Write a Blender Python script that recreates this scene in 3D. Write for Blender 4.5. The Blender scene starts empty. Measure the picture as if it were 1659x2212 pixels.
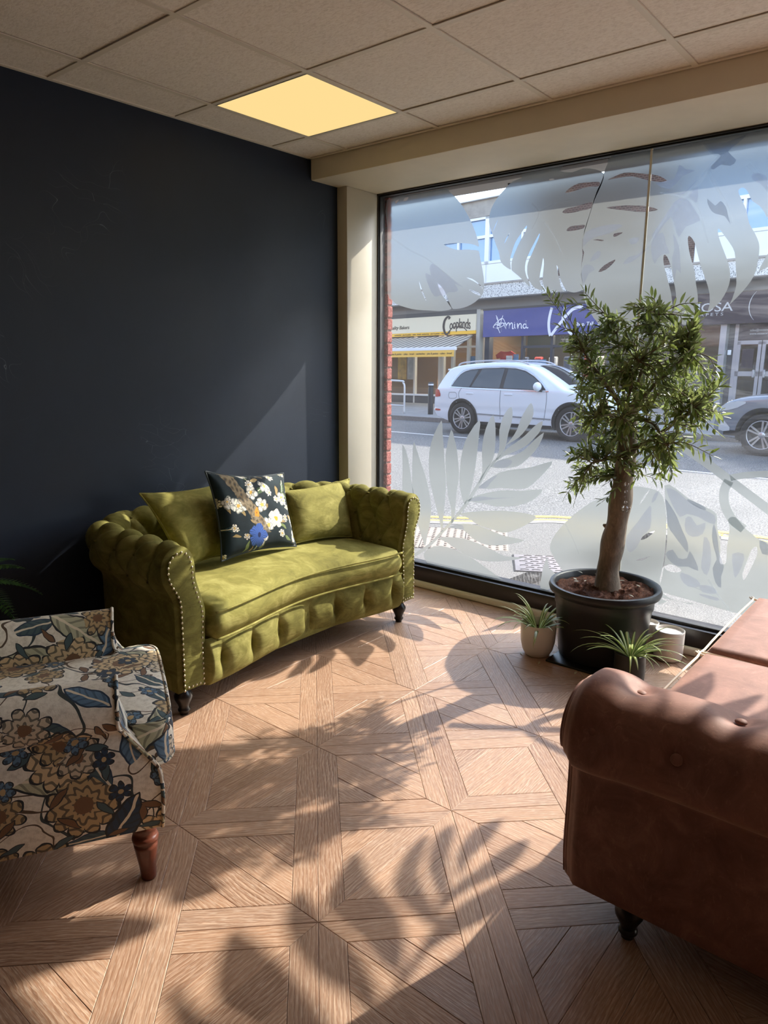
import bpy, bmesh, math, random
import numpy as np
from mathutils import Vector, Matrix

# ------------------------------------------------------------------ camera
SC = bpy.context.scene
COL = SC.collection
F_PX = 1539.726
CAM_POS = Vector((0.0, 0.0, 1.42))
CAM_ROT = Matrix(((0.77157012, -0.13716802, 0.62117992),
                  (0.63611508, 0.15700488, -0.75545156),
                  (0.00609552, 0.97802577, 0.20839492)))
cam_data = bpy.data.cameras.new('camera')
cam_data.sensor_fit = 'HORIZONTAL'
cam_data.sensor_width = 36.0
cam_data.lens = 36.0 * F_PX / 1659.0
cam_data.clip_start = 0.05
cam_data.clip_end = 300.0
camera = bpy.data.objects.new('camera', cam_data)
COL.objects.link(camera)
camera.matrix_world = Matrix.Translation(CAM_POS) @ CAM_ROT.to_4x4()
SC.camera = camera

# ------------------------------------------------------------------ sky, sun, exposure
SUN_DIR = Vector((-0.28, -1.0, -0.72)).normalized()      # the way the light travels
world = bpy.data.worlds.new('sky')
SC.world = world
world.use_nodes = True
_nt = world.node_tree
_nt.nodes.clear()
_sky = _nt.nodes.new('ShaderNodeTexSky')
_sky.sky_type = 'NISHITA'
_sky.sun_disc = False
_sky.sun_elevation = math.asin(-SUN_DIR.z)
_sky.sun_rotation = math.atan2(-SUN_DIR.x, -SUN_DIR.y)
_sky.air_density = 1.0
_sky.dust_density = 1.0
_bg = _nt.nodes.new('ShaderNodeBackground')
_bg.inputs['Strength'].default_value = 0.46
_out = _nt.nodes.new('ShaderNodeOutputWorld')
_mx = _nt.nodes.new('ShaderNodeMix'); _mx.data_type = 'RGBA'; _mx.inputs[0].default_value = 0.32   # thin bright cloud over the blue
_bw = _nt.nodes.new('ShaderNodeRGBToBW')
_nt.links.new(_sky.outputs['Color'], _bw.inputs[0]); _nt.links.new(_sky.outputs['Color'], _mx.inputs[6]); _nt.links.new(_bw.outputs[0], _mx.inputs[7])
_nt.links.new(_mx.outputs[2], _bg.inputs['Color'])
_nt.links.new(_bg.outputs['Background'], _out.inputs['Surface'])

sun_data = bpy.data.lights.new('sun', 'SUN')
sun_data.energy = 5.0
sun_data.angle = math.radians(0.6)
sun_data.color = (1.0, 0.93, 0.82)
sun = bpy.data.objects.new('sun', sun_data)
COL.objects.link(sun)
sun.rotation_euler = SUN_DIR.to_track_quat('-Z', 'Y').to_euler()
sun.location = (3, 12, 10)

vs = SC.view_settings
vs.view_transform = 'Standard'
vs.look = 'None'
EXPO = 0.95
vs.exposure = EXPO
vs.gamma = 1.0
vs.use_curve_mapping = False
SC.cycles.use_denoising = True
SC.cycles.max_bounces = 10
SC.cycles.diffuse_bounces = 5
SC.cycles.transmission_bounces = 6
SC.cycles.transparent_max_bounces = 12
SC.cycles.sample_clamp_indirect = 6.0

# ------------------------------------------------------------------ helpers
random.seed(7)
PI = math.pi


def srgb(r, g=None, b=None):
    if g is None:
        r, g, b = r
    f = lambda c: (c / 255.0 / 12.92) if c / 255.0 <= 0.04045 else ((c / 255.0 + 0.055) / 1.055) ** 2.4
    return (f(r), f(g), f(b), 1.0)


class NT:
    """a small node writer"""
    def __init__(self, m):
        m.use_nodes = True
        self.t = m.node_tree
        self.t.nodes.clear()
        self.out = self.t.nodes.new('ShaderNodeOutputMaterial')

    def n(self, kind, **kw):
        nd = self.t.nodes.new('ShaderNode' + kind)
        for k, v in kw.items():
            setattr(nd, k, v)
        return nd

    def put(self, sock, v):
        if v is None:
            return
        if hasattr(v, 'is_output'):
            self.t.links.new(v, sock)
        elif isinstance(v, (tuple, list)) and sock.type == 'RGBA' and len(v) == 3:
            sock.default_value = (*v, 1.0)
        else:
            sock.default_value = v

    def math(self, op, a, b=None, c=None, clamp=False):
        nd = self.n('Math', operation=op, use_clamp=clamp)
        for i, v in enumerate((a, b, c)):
            if v is not None:
                self.put(nd.inputs[i], v)
        return nd.outputs[0]

    def vmath(self, op, a, b=None, out=0, scale=None):
        nd = self.n('VectorMath', operation=op)
        self.put(nd.inputs[0], a)
        if b is not None:
            self.put(nd.inputs[1], b)
        if scale is not None:
            self.put(nd.inputs['Scale'], scale)
        return nd.outputs[out]

    def coord(self, what='Object'):
        return self.n('TexCoord').outputs[what]

    def mapping(self, vec, loc=(0, 0, 0), rot=(0, 0, 0), scale=(1, 1, 1)):
        nd = self.n('Mapping')
        self.put(nd.inputs['Vector'], vec)
        self.put(nd.inputs['Location'], loc)
        self.put(nd.inputs['Rotation'], rot)
        self.put(nd.inputs['Scale'], scale)
        return nd.outputs[0]

    def noise(self, vec, scale=5, detail=3, rough=0.5, dist=0.0, out=0, dim='3D'):
        nd = self.n('TexNoise', noise_dimensions=dim)
        self.put(nd.inputs['Vector'], vec)
        nd.inputs['Scale'].default_value = scale
        nd.inputs['Detail'].default_value = detail
        nd.inputs['Roughness'].default_value = rough
        nd.inputs['Distortion'].default_value = dist
        return nd.outputs[out]

    def vor(self, vec, scale=5, feature='F1', out='Distance', dim='3D', rnd=1.0):
        nd = self.n('TexVoronoi', feature=feature, voronoi_dimensions=dim)
        self.put(nd.inputs['Vector'], vec)
        nd.inputs['Scale'].default_value = scale
        nd.inputs['Randomness'].default_value = rnd
        return nd.outputs[out] if out else nd

    def ramp(self, fac, stops, interp='LINEAR'):
        nd = self.n('ValToRGB')
        cr = nd.color_ramp
        cr.interpolation = interp
        while len(cr.elements) < len(stops):
            cr.elements.new(0.5)
        for e, (p, c) in zip(cr.elements, stops):
            e.position = p
            if not isinstance(c, (tuple, list)):
                c = (c, c, c, 1)
            e.color = c if len(c) == 4 else (*c, 1)
        self.put(nd.inputs[0], fac)
        return nd.outputs[0]

    def mix(self, fac, a, b, blend='MIX'):
        nd = self.n('Mix', data_type='RGBA', blend_type=blend)
        self.put(nd.inputs[0], fac)
        self.put(nd.inputs[6], a)
        self.put(nd.inputs[7], b)
        return nd.outputs[2]

    def bump(self, height, strength=0.3, dist=0.01, normal=None):
        nd = self.n('Bump')
        nd.inputs['Strength'].default_value = strength
        nd.inputs['Distance'].default_value = dist
        self.put(nd.inputs['Height'], height)
        if normal is not None:
            self.put(nd.inputs['Normal'], normal)
        return nd.outputs[0]

    def bsdf(self, color, rough=0.5, metallic=0.0, normal=None, **kw):
        nd = self.n('BsdfPrincipled')
        self.put(nd.inputs['Base Color'], color)
        self.put(nd.inputs['Roughness'], rough)
        self.put(nd.inputs['Metallic'], metallic)
        if normal is not None:
            self.put(nd.inputs['Normal'], normal)
        for k, v in kw.items():
            self.put(nd.inputs[k.replace('_', ' ')], v)
        return nd.outputs[0]

    def done(self, shader):
        self.t.links.new(shader, self.out.inputs['Surface'])


def material(name):
    m = bpy.data.materials.new(name)
    return m, NT(m)


def plain(name, color, rough=0.5, metallic=0.0, var=0.0, vscale=8.0, bump=0.0, bscale=60.0, bdist=0.003, **kw):
    """solid surface with a little procedural unevenness"""
    m, t = material(name)
    co = t.coord('Object')
    c = color
    if var > 0:
        n = t.noise(co, vscale, 4, 0.6)
        dark = tuple(v * (1 - var) for v in color[:3]) + (1,)
        lite = tuple(min(1, v * (1 + var)) for v in color[:3]) + (1,)
        c = t.ramp(n, [(0.3, dark), (0.7, lite)])
    nrm = None
    if bump > 0:
        nrm = t.bump(t.noise(co, bscale, 4, 0.6), bump, bdist)
    t.done(t.bsdf(c, rough, metallic, nrm, **kw))
    return m


def link(name, me, parent=None, mat=None):
    o = bpy.data.objects.new(name, me)
    COL.objects.link(o)
    if parent is not None:
        o.parent = parent
    if mat is not None and len(me.materials) == 0:
        me.materials.append(mat)
    return o


def tag(o, label=None, cat=None, group=None, kind=None):
    if label: o['label'] = label
    if cat: o['category'] = cat
    if group: o['group'] = group
    if kind: o['kind'] = kind
    return o


def empty(name, loc=(0, 0, 0), rz=0.0, label=None, cat=None, group=None):
    o = bpy.data.objects.new(name, None)
    o.empty_display_size = 0.1
    COL.objects.link(o)
    o.location = loc
    o.rotation_euler = (0, 0, rz)
    return tag(o, label, cat, group)


class MB:
    """collects geometry, builds one mesh"""
    def __init__(self):
        self.v, self.f, self.uv, self.sm = [], [], {}, True

    def add(self, verts, faces):
        b = len(self.v)
        self.v.extend([tuple(p) for p in verts])
        self.f.extend([tuple(i + b for i in f) for f in faces])
        return b

    def box(self, lo, hi, M=None):
        x0, y0, z0 = lo
        x1, y1, z1 = hi
        p = [(x0, y0, z0), (x1, y0, z0), (x1, y1, z0), (x0, y1, z0), (x0, y0, z1), (x1, y0, z1), (x1, y1, z1), (x0, y1, z1)]
        if M is not None:
            p = [tuple(M @ Vector(q)) for q in p]
        self.add(p, [(0, 3, 2, 1), (4, 5, 6, 7), (0, 1, 5, 4), (1, 2, 6, 5), (2, 3, 7, 6), (3, 0, 4, 7)])
        return self

    def grid(self, pts, close_u=False, close_v=False, flip=False):
        """pts[u][v]"""
        nu, nv = len(pts), len(pts[0])
        b = len(self.v)
        for row in pts:
            self.v.extend([tuple(p) for p in row])
        for u in range(nu if close_u else nu - 1):
            for v in range(nv if close_v else nv - 1):
                a, c = u, (u + 1) % nu
                d, e = v, (v + 1) % nv
                q = (b + a * nv + d, b + c * nv + d, b + c * nv + e, b + a * nv + e)
                self.f.append(q[::-1] if flip else q)
        return self

    def lathe(self, prof, n=24, M=None, cap=True):
        """prof: list of (r, z)"""
        rows = []
        for r, z in prof:
            row = [Vector((r * math.cos(2 * PI * k / n), r * math.sin(2 * PI * k / n), z)) for k in range(n)]
            if M is not None:
                row = [M @ p for p in row]
            rows.append(row)
        b = len(self.v)
        self.grid(rows, close_v=True, flip=True)
        if cap:
            self.f.append(tuple(b + k for k in range(n))[::-1])
            e = b + (len(prof) - 1) * n
            self.f.append(tuple(e + k for k in range(n)))
        return self

    def tube(self, path, r, n=8, cap=True, up=(0, 0, 1)):
        path = [Vector(p) for p in path]
        m = len(path)
        rad = r if isinstance(r, (list, tuple)) else [r] * m
        rows = []
        prev = None
        for i, p in enumerate(path):
            t = (path[min(i + 1, m - 1)] - path[max(i - 1, 0)])
            if t.length < 1e-9:
                t = Vector((0, 0, 1))
            t.normalize()
            if prev is None:
                a = Vector(up)
                if abs(a.dot(t)) > 0.95:
                    a = Vector((1, 0, 0))
                side = t.cross(a).normalized()
            else:
                side = (prev - t * prev.dot(t)).normalized()
            prev = side
            o = t.cross(side)
            rows.append([p + (side * math.cos(2 * PI * k / n) + o * math.sin(2 * PI * k / n)) * rad[i] for k in range(n)])
        b = len(self.v)
        self.grid(rows, close_v=True)
        if cap:
            self.f.append(tuple(b + k for k in range(n)))
            e = b + (m - 1) * n
            self.f.append(tuple(e + k for k in range(n))[::-1])
        return self

    def sphere(self, c, r, nu=8, nv=12, sc=(1, 1, 1)):
        c = Vector(c)
        rows = []
        for i in range(nu + 1):
            th = PI * i / nu
            rows.append([c + Vector((sc[0] * r * math.sin(th) * math.cos(2 * PI * k / nv), sc[1] * r * math.sin(th) * math.sin(2 * PI * k / nv), sc[2] * r * math.cos(th))) for k in range(nv)])
        self.grid(rows, close_v=True)
        return self

    def mesh(self, name, smooth=True, fix=True):
        me = bpy.data.meshes.new(name)
        me.from_pydata(self.v, [], self.f)
        if fix:
            bm = bmesh.new()
            bm.from_mesh(me)
            bmesh.ops.recalc_face_normals(bm, faces=bm.faces)
            bm.to_mesh(me)
            bm.free()
        if smooth:
            me.polygons.foreach_set('use_smooth', [True] * len(me.polygons))
        me.update()
        return me

    def build(self, name, mat, parent=None, smooth=True, fix=True, auto=None):
        me = self.mesh(name, smooth, fix)
        me.materials.append(mat)
        o = link(name, me, parent)
        if auto:
            sharpen(me, auto)
        return o


def sharpen(me, deg):
    """sharp edges above an angle, smooth elsewhere"""
    bm = bmesh.new()
    bm.from_mesh(me)
    lim = math.radians(deg)
    for e in bm.edges:
        if len(e.link_faces) == 2:
            e.smooth = e.calc_face_angle(0) < lim
    for f in bm.faces:
        f.smooth = True
    bm.to_mesh(me)
    bm.free()


def bevel_me(me, w, seg=2, ang=30):
    bm = bmesh.new()
    bm.from_mesh(me)
    bmesh.ops.remove_doubles(bm, verts=bm.verts, dist=1e-5)
    ed = [e for e in bm.edges if len(e.link_faces) == 2 and e.calc_face_angle(0) > math.radians(ang)]
    bmesh.ops.bevel(bm, geom=ed, offset=w, segments=seg, profile=0.5, affect='EDGES', clamp_overlap=True)
    for f in bm.faces:
        f.smooth = True
    bm.to_mesh(me)
    bm.free()
    sharpen(me, 40)


def bbox_obj(name, lo, hi, mat, parent=None, bevel=0.0, seg=2):
    mb = MB().box(lo, hi)
    me = mb.mesh(name, smooth=False)
    me.materials.append(mat)
    if bevel > 0:
        bevel_me(me, bevel, seg)
    return link(name, me, parent)


def boxuv(me, scale=1.0):
    """uv by the dominant normal axis, metres"""
    uvl = me.uv_layers.new(name='UVMap') if not me.uv_layers else me.uv_layers[0]
    for p in me.polygons:
        n = p.normal
        a = max(range(3), key=lambda i: abs(n[i]))
        for li in p.loop_indices:
            c = me.vertices[me.loops[li].vertex_index].co
            q = (c.y, c.z) if a == 0 else ((c.x, c.z) if a == 1 else (c.x, c.y))
            uvl.data[li].uv = (q[0] * scale, q[1] * scale)


def smooth_poly(pts, n=3, closed=True):
    """Catmull-Rom through the points"""
    P = [Vector(p) for p in pts]
    m = len(P)
    out = []
    rng = range(m) if closed else range(m - 1)
    for i in rng:
        if closed:
            a, b, c, d = P[i - 1], P[i], P[(i + 1) % m], P[(i + 2) % m]
        else:
            a, b, c, d = P[max(i - 1, 0)], P[i], P[i + 1], P[min(i + 2, m - 1)]
        for k in range(n):
            t = k / n
            out.append(0.5 * ((2 * b) + (c - a) * t + (2 * a - 5 * b + 4 * c - d) * t * t + (3 * b - a - 3 * c + d) * t ** 3))
    if not closed:
        out.append(P[-1])
    return out


def flat_mesh(name, loops, thick=0.0):
    """closed 2D loops (even-odd holes) filled in the XY plane, given thickness along Z"""
    cu = bpy.data.curves.new(name, 'CURVE')
    cu.dimensions = '2D'
    cu.fill_mode = 'BOTH'
    cu.extrude = thick / 2.0
    for lp in loops:
        sp = cu.splines.new('POLY')
        sp.points.add(len(lp) - 1)
        for q, p in zip(sp.points, lp):
            q.co = (p[0], p[1], 0, 1)
        sp.use_cyclic_u = True
    o = bpy.data.objects.new(name, cu)
    COL.objects.link(o)
    bpy.context.view_layer.update()
    me = bpy.data.meshes.new_from_object(o.evaluated_get(bpy.context.evaluated_depsgraph_get()))
    bpy.data.objects.remove(o)
    bpy.data.curves.remove(cu)
    me.name = name
    return me


def text_mesh(name, body, size=1.0, shear=0.0, extrude=0.004, bold=0.0, space=1.0):
    cu = bpy.data.curves.new(name, 'FONT')
    cu.body = body
    cu.size = size
    cu.shear = shear
    cu.extrude = extrude
    cu.offset = bold
    cu.space_character = space
    cu.resolution_u = 3
    o = bpy.data.objects.new(name, cu)
    COL.objects.link(o)
    bpy.context.view_layer.update()
    me = bpy.data.meshes.new_from_object(o.evaluated_get(bpy.context.evaluated_depsgraph_get()))
    bpy.data.objects.remove(o)
    bpy.data.curves.remove(cu)
    me.name = name
    return me


def ribbon2d(path, w):
    """outline of a stroke along a 2D path; w number or list"""
    P = [Vector((p[0], p[1])) for p in path]
    m = len(P)
    W = w if isinstance(w, (list, tuple)) else [w] * m
    L, R = [], []
    for i, p in enumerate(P):
        t = P[min(i + 1, m - 1)] - P[max(i - 1, 0)]
        t = t.normalized() if t.length > 0 else Vector((1, 0))
        nrm = Vector((-t.y, t.x))
        L.append(p + nrm * W[i] / 2)
        R.append(p - nrm * W[i] / 2)
    return L + R[::-1]


def xform(me, fn):
    for v in me.vertices:
        v.co = fn(v.co.copy())
    me.update()
    return me


def copy_tree(o, parent=None):
    c = o.copy()
    COL.objects.link(c)
    if parent is not None:
        c.parent = parent
    for ch in list(o.children):
        copy_tree(ch, c)
    return c

# ------------------------------------------------------------------ the room
XW, YB, YP, YG, HC = -3.08, 3.076, 3.29, 3.58, 2.52     # left wall, beam face, pilaster face, glass, ceiling
ZH = 2.41                                               # window head
XR, YK = 3.3, -3.4                                      # right and back walls, out of view

M_navy, t = material('navy_wall_paint')
co = t.coord('Object')
n1 = t.noise(co, 2.2, 5, 0.6)
n2 = t.noise(t.mapping(co, scale=(1, 40, 40)), 3.0, 2, 0.5)
sc = t.ramp(t.vor(t.mapping(t.vmath('ADD', co, t.noise(co, 3, 2, out=1)), scale=(1, 1.2, 5)), 2.2, 'DISTANCE_TO_EDGE'), [(0.0, 1), (0.004, 0)])
sc = t.math('MULTIPLY', sc, t.ramp(t.noise(co, 1.7, 2), [(0.62, 0), (0.68, 1)]))
c = t.ramp(n1, [(0.3, srgb(30, 37, 50)), (0.7, srgb(36, 45, 60))])
c = t.mix(t.math('MULTIPLY', sc, 0.35), c, srgb(150, 155, 165))
t.done(t.bsdf(c, t.ramp(n1, [(0.3, 0.50), (0.7, 0.60)]), 0, t.bump(t.noise(co, 180, 3), 0.12, 0.002), Specular_IOR_Level=0.28))

M_cream = plain('cream_paint', srgb(222, 212, 190), 0.55, var=0.04, vscale=5, bump=0.15, bscale=25)
M_cream2 = plain('magnolia_gloss_paint', srgb(190, 182, 165), 0.42, var=0.05, vscale=3, bump=0.25, bscale=9)
M_black = plain('black_frame_paint', srgb(30, 25, 24), 0.35, var=0.2, vscale=20)
M_rubber = plain('black_gasket', srgb(14, 14, 15), 0.6)
M_white = plain('white_gloss_trim', srgb(226, 220, 204), 0.4, var=0.03)
M_backwall = plain('back_wall_paint', srgb(66, 62, 60), 0.7, var=0.04)

o = bbox_obj('wall_left', (XW - 0.15, YK - 0.1, -0.05), (XW, 3.8, HC + 0.15), M_navy); tag(o, kind='structure')
o = bbox_obj('wall_back', (XW, YK - 0.15, -0.05), (XR, YK, HC + 0.15), M_backwall); tag(o, kind='structure')
o = bbox_obj('wall_right', (XR, YK - 0.15, -0.05), (XR + 0.15, 3.8, HC + 0.15), M_backwall); tag(o, kind='structure')

# beam over the window, with the soffit running out to the frame
mb = MB().box((XW, YB, ZH), (XR, 3.625, HC + 0.15))
o = mb.build('wall_window', M_cream, None, smooth=False)
bevel_me(o.data, 0.006, 2); tag(o, kind='structure')
# pilaster between wall and window
XP = -3.0
o = bbox_obj('trim_1', (XW, YP, 0.0), (XP, 3.625, ZH), M_cream2, None, 0.004); tag(o, kind='structure')
# white trim at the foot of the window
o = bbox_obj('baseboard_window', (XP, 3.505, 0.0), (XR, 3.56, 0.045), M_white, None, 0.012, 3); tag(o, kind='structure')
o = bbox_obj('baseboard_left', (XW, YK, 0.0), (XW + 0.015, YP, 0.10), M_navy, None, 0.003); tag(o, kind='structure')

# ---- window: frame, gaskets, two panes with a silicone joint
M_glass, t = material('window_glass')
lw = t.n('LayerWeight')
fres = t.math('MULTIPLY_ADD', t.math('POWER', lw.outputs['Facing'], 5.0), 0.9, 0.035)
tr = t.n('BsdfTransparent'); tr.inputs['Color'].default_value = (0.955, 0.97, 0.965, 1)
gl = t.n('BsdfGlossy'); gl.inputs['Roughness'].default_value = 0.0
hz = t.n('BsdfTranslucent'); hz.inputs['Color'].default_value = (0.9, 0.93, 1.0, 1)
co = t.coord('Object')
smear = t.ramp(t.noise(t.mapping(co, rot=(0, 0.5, 0), scale=(2, 1, 9)), 1.2, 5, 0.7, 0.8), [(0.45, 0), (0.75, 1)])
sep = t.n('SeparateXYZ'); t.put(sep.inputs[0], co)
right = t.ramp(t.math('MULTIPLY_ADD', sep.outputs[0], 0.9, 1.55, clamp=True), [(0.0, 0.2), (0.75, 1.0)])
dirt = t.math('MULTIPLY_ADD', t.math('MULTIPLY', smear, right), 0.05, 0.012)
spk = t.ramp(t.vor(co, 38), [(0.0, 1), (0.05, 0)])
spk = t.math('MULTIPLY', spk, t.ramp(t.noise(co, 2.5, 2), [(0.58, 0), (0.66, 0.5)]))
dirt = t.math('MAXIMUM', dirt, t.math('MULTIPLY', spk, right))
m1 = t.n('MixShader'); t.put(m1.inputs[0], dirt); t.t.links.new(tr.outputs[0], m1.inputs[1]); t.t.links.new(hz.outputs[0], m1.inputs[2])
m2 = t.n('MixShader'); t.put(m2.inputs[0], fres); t.t.links.new(m1.outputs[0], m2.inputs[1]); t.t.links.new(gl.outputs[0], m2.inputs[2])
t.done(m2.outputs[0])

XJ = -1.335
win = empty('window_1', (0, 0, 0)); tag(win, 'large shopfront window in black frame with two glass panes', kind='structure')
def pane(x0, x1):
    mb = MB(); mb.add([(x0, YG, 0.12), (x1, YG, 0.12), (x1, YG, ZH + 0.02), (x0, YG, ZH + 0.02)], [(0, 1, 2, 3)])
    return mb.build('glass_pane', M_glass, win, smooth=False, fix=False)
pane(XP + 0.02, XJ - 0.004); pane(XJ + 0.004, XR - 0.4)
M_sil = plain('silicone_joint', srgb(225, 222, 210), 0.4, var=0.05)
mb = MB().box((XJ - 0.005, YG - 0.004, 0.13), (XJ + 0.005, YG + 0.004, ZH)); mb.build('silicone_joint', M_sil, win, smooth=False)
bbox_obj('sill_frame', (XP, 3.515, 0.045), (XR, 3.66, 0.138), M_black, win, 0.005)
bbox_obj('sill_bead', (XP, 3.545, 0.138), (XR, 3.575, 0.152), M_rubber, win, 0.003)
bbox_obj('jamb_frame', (XP, YG - 0.014, 0.045), (XP + 0.010, YG + 0.05, ZH), M_black, win, 0.003)
bbox_obj('jamb_bead', (XP + 0.009, YG - 0.008, 0.15), (XP + 0.017, YG + 0.02, ZH), M_rubber, win, 0.003)
bbox_obj('head_frame', (XP, YG - 0.02, ZH - 0.009), (XR, YG + 0.05, ZH), M_black, win, 0.003)
bbox_obj('head_bead', (XP, YG - 0.008, ZH - 0.016), (XR, YG + 0.02, ZH - 0.009), M_rubber, win, 0.002)
bbox_obj('mullion', (XR - 0.42, YG - 0.04, 0.045), (XR, YG + 0.06, ZH), M_black, win, 0.003)

# ---- ceiling: grid bars, lay-in tiles, light panel
M_tile, t = material('mineral_fibre_tile')
co = t.coord('Object'); oi = t.n('ObjectInfo')
co = t.vmath('ADD', co, t.vmath('SCALE', oi.outputs['Random'], scale=37.0)) if False else t.vmath('ADD', co, t.n('ObjectInfo').outputs['Location'])
n1 = t.noise(t.mapping(co, scale=(1, 2.2, 1)), 60, 5, 0.65, 0.6)
c = t.ramp(n1, [(0.35, srgb(222, 213, 200)), (0.5, srgb(238, 230, 218)), (0.68, srgb(244, 238, 228))])
t.done(t.bsdf(c, 0.9, 0, t.bump(n1, 0.5, 0.003)))
M_bar = plain('grid_bar_enamel', srgb(222, 214, 198), 0.5)
ceil = bbox_obj('ceiling', (XW, YK, HC + 0.045), (XR, YB, HC + 0.15), M_cream); tag(ceil, kind='structure')
gx = [-2.80 + 0.6 * k for k in range(11)]; gy = [2.785 - 0.6 * k for k in range(11)]
xs = [XW] + [g for g in gx if g < XR - 0.1] + [XR]; ys = [YB] + [g for g in gy if g > YK + 0.1] + [YK]
tile_cache = {}
LIGHTS = {(1, 1)}
def tile_mesh(w, d):
    k = (round(w, 3), round(d, 3))
    if k not in tile_cache:
        me = MB().box((-w / 2, -d / 2, 0), (w / 2, d / 2, 0.016)).mesh('ceiling_tile', False)
        me.materials.append(M_tile); bevel_me(me, 0.002, 1); tile_cache[k] = me
    return tile_cache[k]
for i in range(len(xs) - 1):
    for j in range(len(ys) - 1):
        if (i, j) in LIGHTS: continue
        w, d = xs[i + 1] - xs[i], ys[j] - ys[j + 1]
        o = link('ceiling_tile', tile_mesh(w - 0.006, d - 0.006), ceil)
        o.location = ((xs[i] + xs[i + 1]) / 2, (ys[j] + ys[j + 1]) / 2, HC + 0.004 + random.uniform(0, 0.003))
        o.rotation_euler = (random.uniform(-0.0015, 0.0015), random.uniform(-0.0015, 0.0015), 0)
bw = 0.012
for g in gx:
    if g < XR - 0.1: bbox_obj('ceiling_grid_bar', (g - bw, YK, HC - 0.0005), (g + bw, YB, HC + 0.0035), M_bar, ceil)
for g in gy:
    if g > YK + 0.1:
        for i in range(len(xs) - 1):
            bbox_obj('ceiling_grid_bar', (xs[i] + bw, g - bw, HC), (xs[i + 1] - bw, g + bw, HC + 0.003), M_bar, ceil)
bbox_obj('ceiling_edge_trim', (XW, YK, HC - 0.001), (XW + 0.02, YB, HC + 0.004), M_bar, ceil)
bbox_obj('ceiling_edge_trim', (XW, YB - 0.02, HC - 0.001), (XR, YB - 0.003, HC + 0.004), M_bar, ceil)

M_panel, t = material('light_panel_diffuser')
em = t.n('Emission'); em.inputs['Color'].default_value = srgb(255, 222, 150); em.inputs['Strength'].default_value = 1.0 / 2 ** EXPO
t.done(em.outputs[0])
M_lframe = plain('light_panel_frame', srgb(215, 208, 190), 0.4)
for (i, j), lab in zip(sorted(LIGHTS), ['square warm white ceiling light panel near the corner of the dark wall']):
    x0, x1, y0, y1 = xs[i], xs[i + 1], ys[j + 1], ys[j]
    L = empty('ceiling_light', ((x0 + x1) / 2, (y0 + y1) / 2, HC), 0, lab, 'light')
    h = 0.3 - bw
    bbox_obj('diffuser', (-h, -h, 0.001), (h, h, 0.006), M_panel, L)
    mb = MB()
    for s in (-1, 1):
        mb.box((-h, s * h - 0.004, 0.0), (h, s * h + 0.004, 0.012)); mb.box((s * h - 0.004, -h, 0.0), (s * h + 0.004, h, 0.012))
    mb.build('frame', M_lframe, L, smooth=False)

# ---- floor: wood planks laid in square tiles with crossing diagonal bands
M_wood, t = material('limed_oak_plank')
uv = t.n('UVMap').outputs[0]; oi = t.n('ObjectInfo'); rnd = oi.outputs['Random']
offs = t.n('CombineXYZ'); t.put(offs.inputs[0], t.math('MULTIPLY', rnd, 13.7)); t.put(offs.inputs[1], t.math('MULTIPLY', rnd, 7.3))
p = t.vmath('ADD', uv, offs.outputs[0])
warp = t.noise(t.mapping(p, scale=(2.0, 7.0, 1)), 1.6, 3, 0.5, dim='3D', out=1)
pw = t.vmath('ADD', p, t.vmath('SCALE', t.vmath('SUBTRACT', warp, (0.5, 0.5, 0.5)), scale=0.05))
wav = t.n('TexWave', wave_type='BANDS', bands_direction='Y', wave_profile='SAW'); t.put(wav.inputs['Vector'], pw)
wav.inputs['Scale'].default_value = 30; wav.inputs['Distortion'].default_value = 1.6; wav.inputs['Detail'].default_value = 3; wav.inputs['Detail Scale'].default_value = 1.2
fine = t.noise(t.mapping(pw, scale=(9, 260, 1)), 1.0, 4, 0.65)
pores = t.ramp(t.noise(t.mapping(p, scale=(30, 420, 1)), 1.0, 2, 0.5), [(0.52, 0), (0.66, 1)])
base = t.ramp(rnd, [(0.0, srgb(146, 108, 84)), (0.35, srgb(164, 124, 97)), (0.65, srgb(174, 135, 108)), (1.0, srgb(154, 120, 99))])
lite = t.mix(0.50, base, srgb(218, 192, 166))
dark = t.mix(0.62, base, srgb(84, 56, 42))
g = t.mix(t.ramp(wav.outputs['Fac'], [(0.15, 0), (0.9, 1)]), base, lite)
g = t.mix(t.ramp(fine, [(0.35, 0.75), (0.6, 0.0)]), g, dark)
g = t.mix(t.math('MULTIPLY', pores, 0.4), g, srgb(216, 198, 180))
blot = t.noise(p, 2.5, 2)
g = t.mix(t.ramp(blot, [(0.35, 0.25), (0.65, 0.0)]), g, base)
h = t.math('ADD', t.math('MULTIPLY', wav.outputs['Fac'], 0.5), t.math('MULTIPLY', fine, 0.6))
t.done(t.bsdf(g, t.ramp(fine, [(0.3, 0.34), (0.7, 0.5)]), 0, t.bump(h, 0.35, 0.0015)))
M_sub = plain('dark_subfloor', srgb(88, 64, 48), 0.8)

floor = bbox_obj('floor', (XW, YK, -0.05), (XR, 3.52, -0.0035), M_sub); tag(floor, 'floor of limed oak planks laid in diagonal crossed squares', kind='structure')
TL = 0.608; E = 0.1; HT = TL / 2
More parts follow.
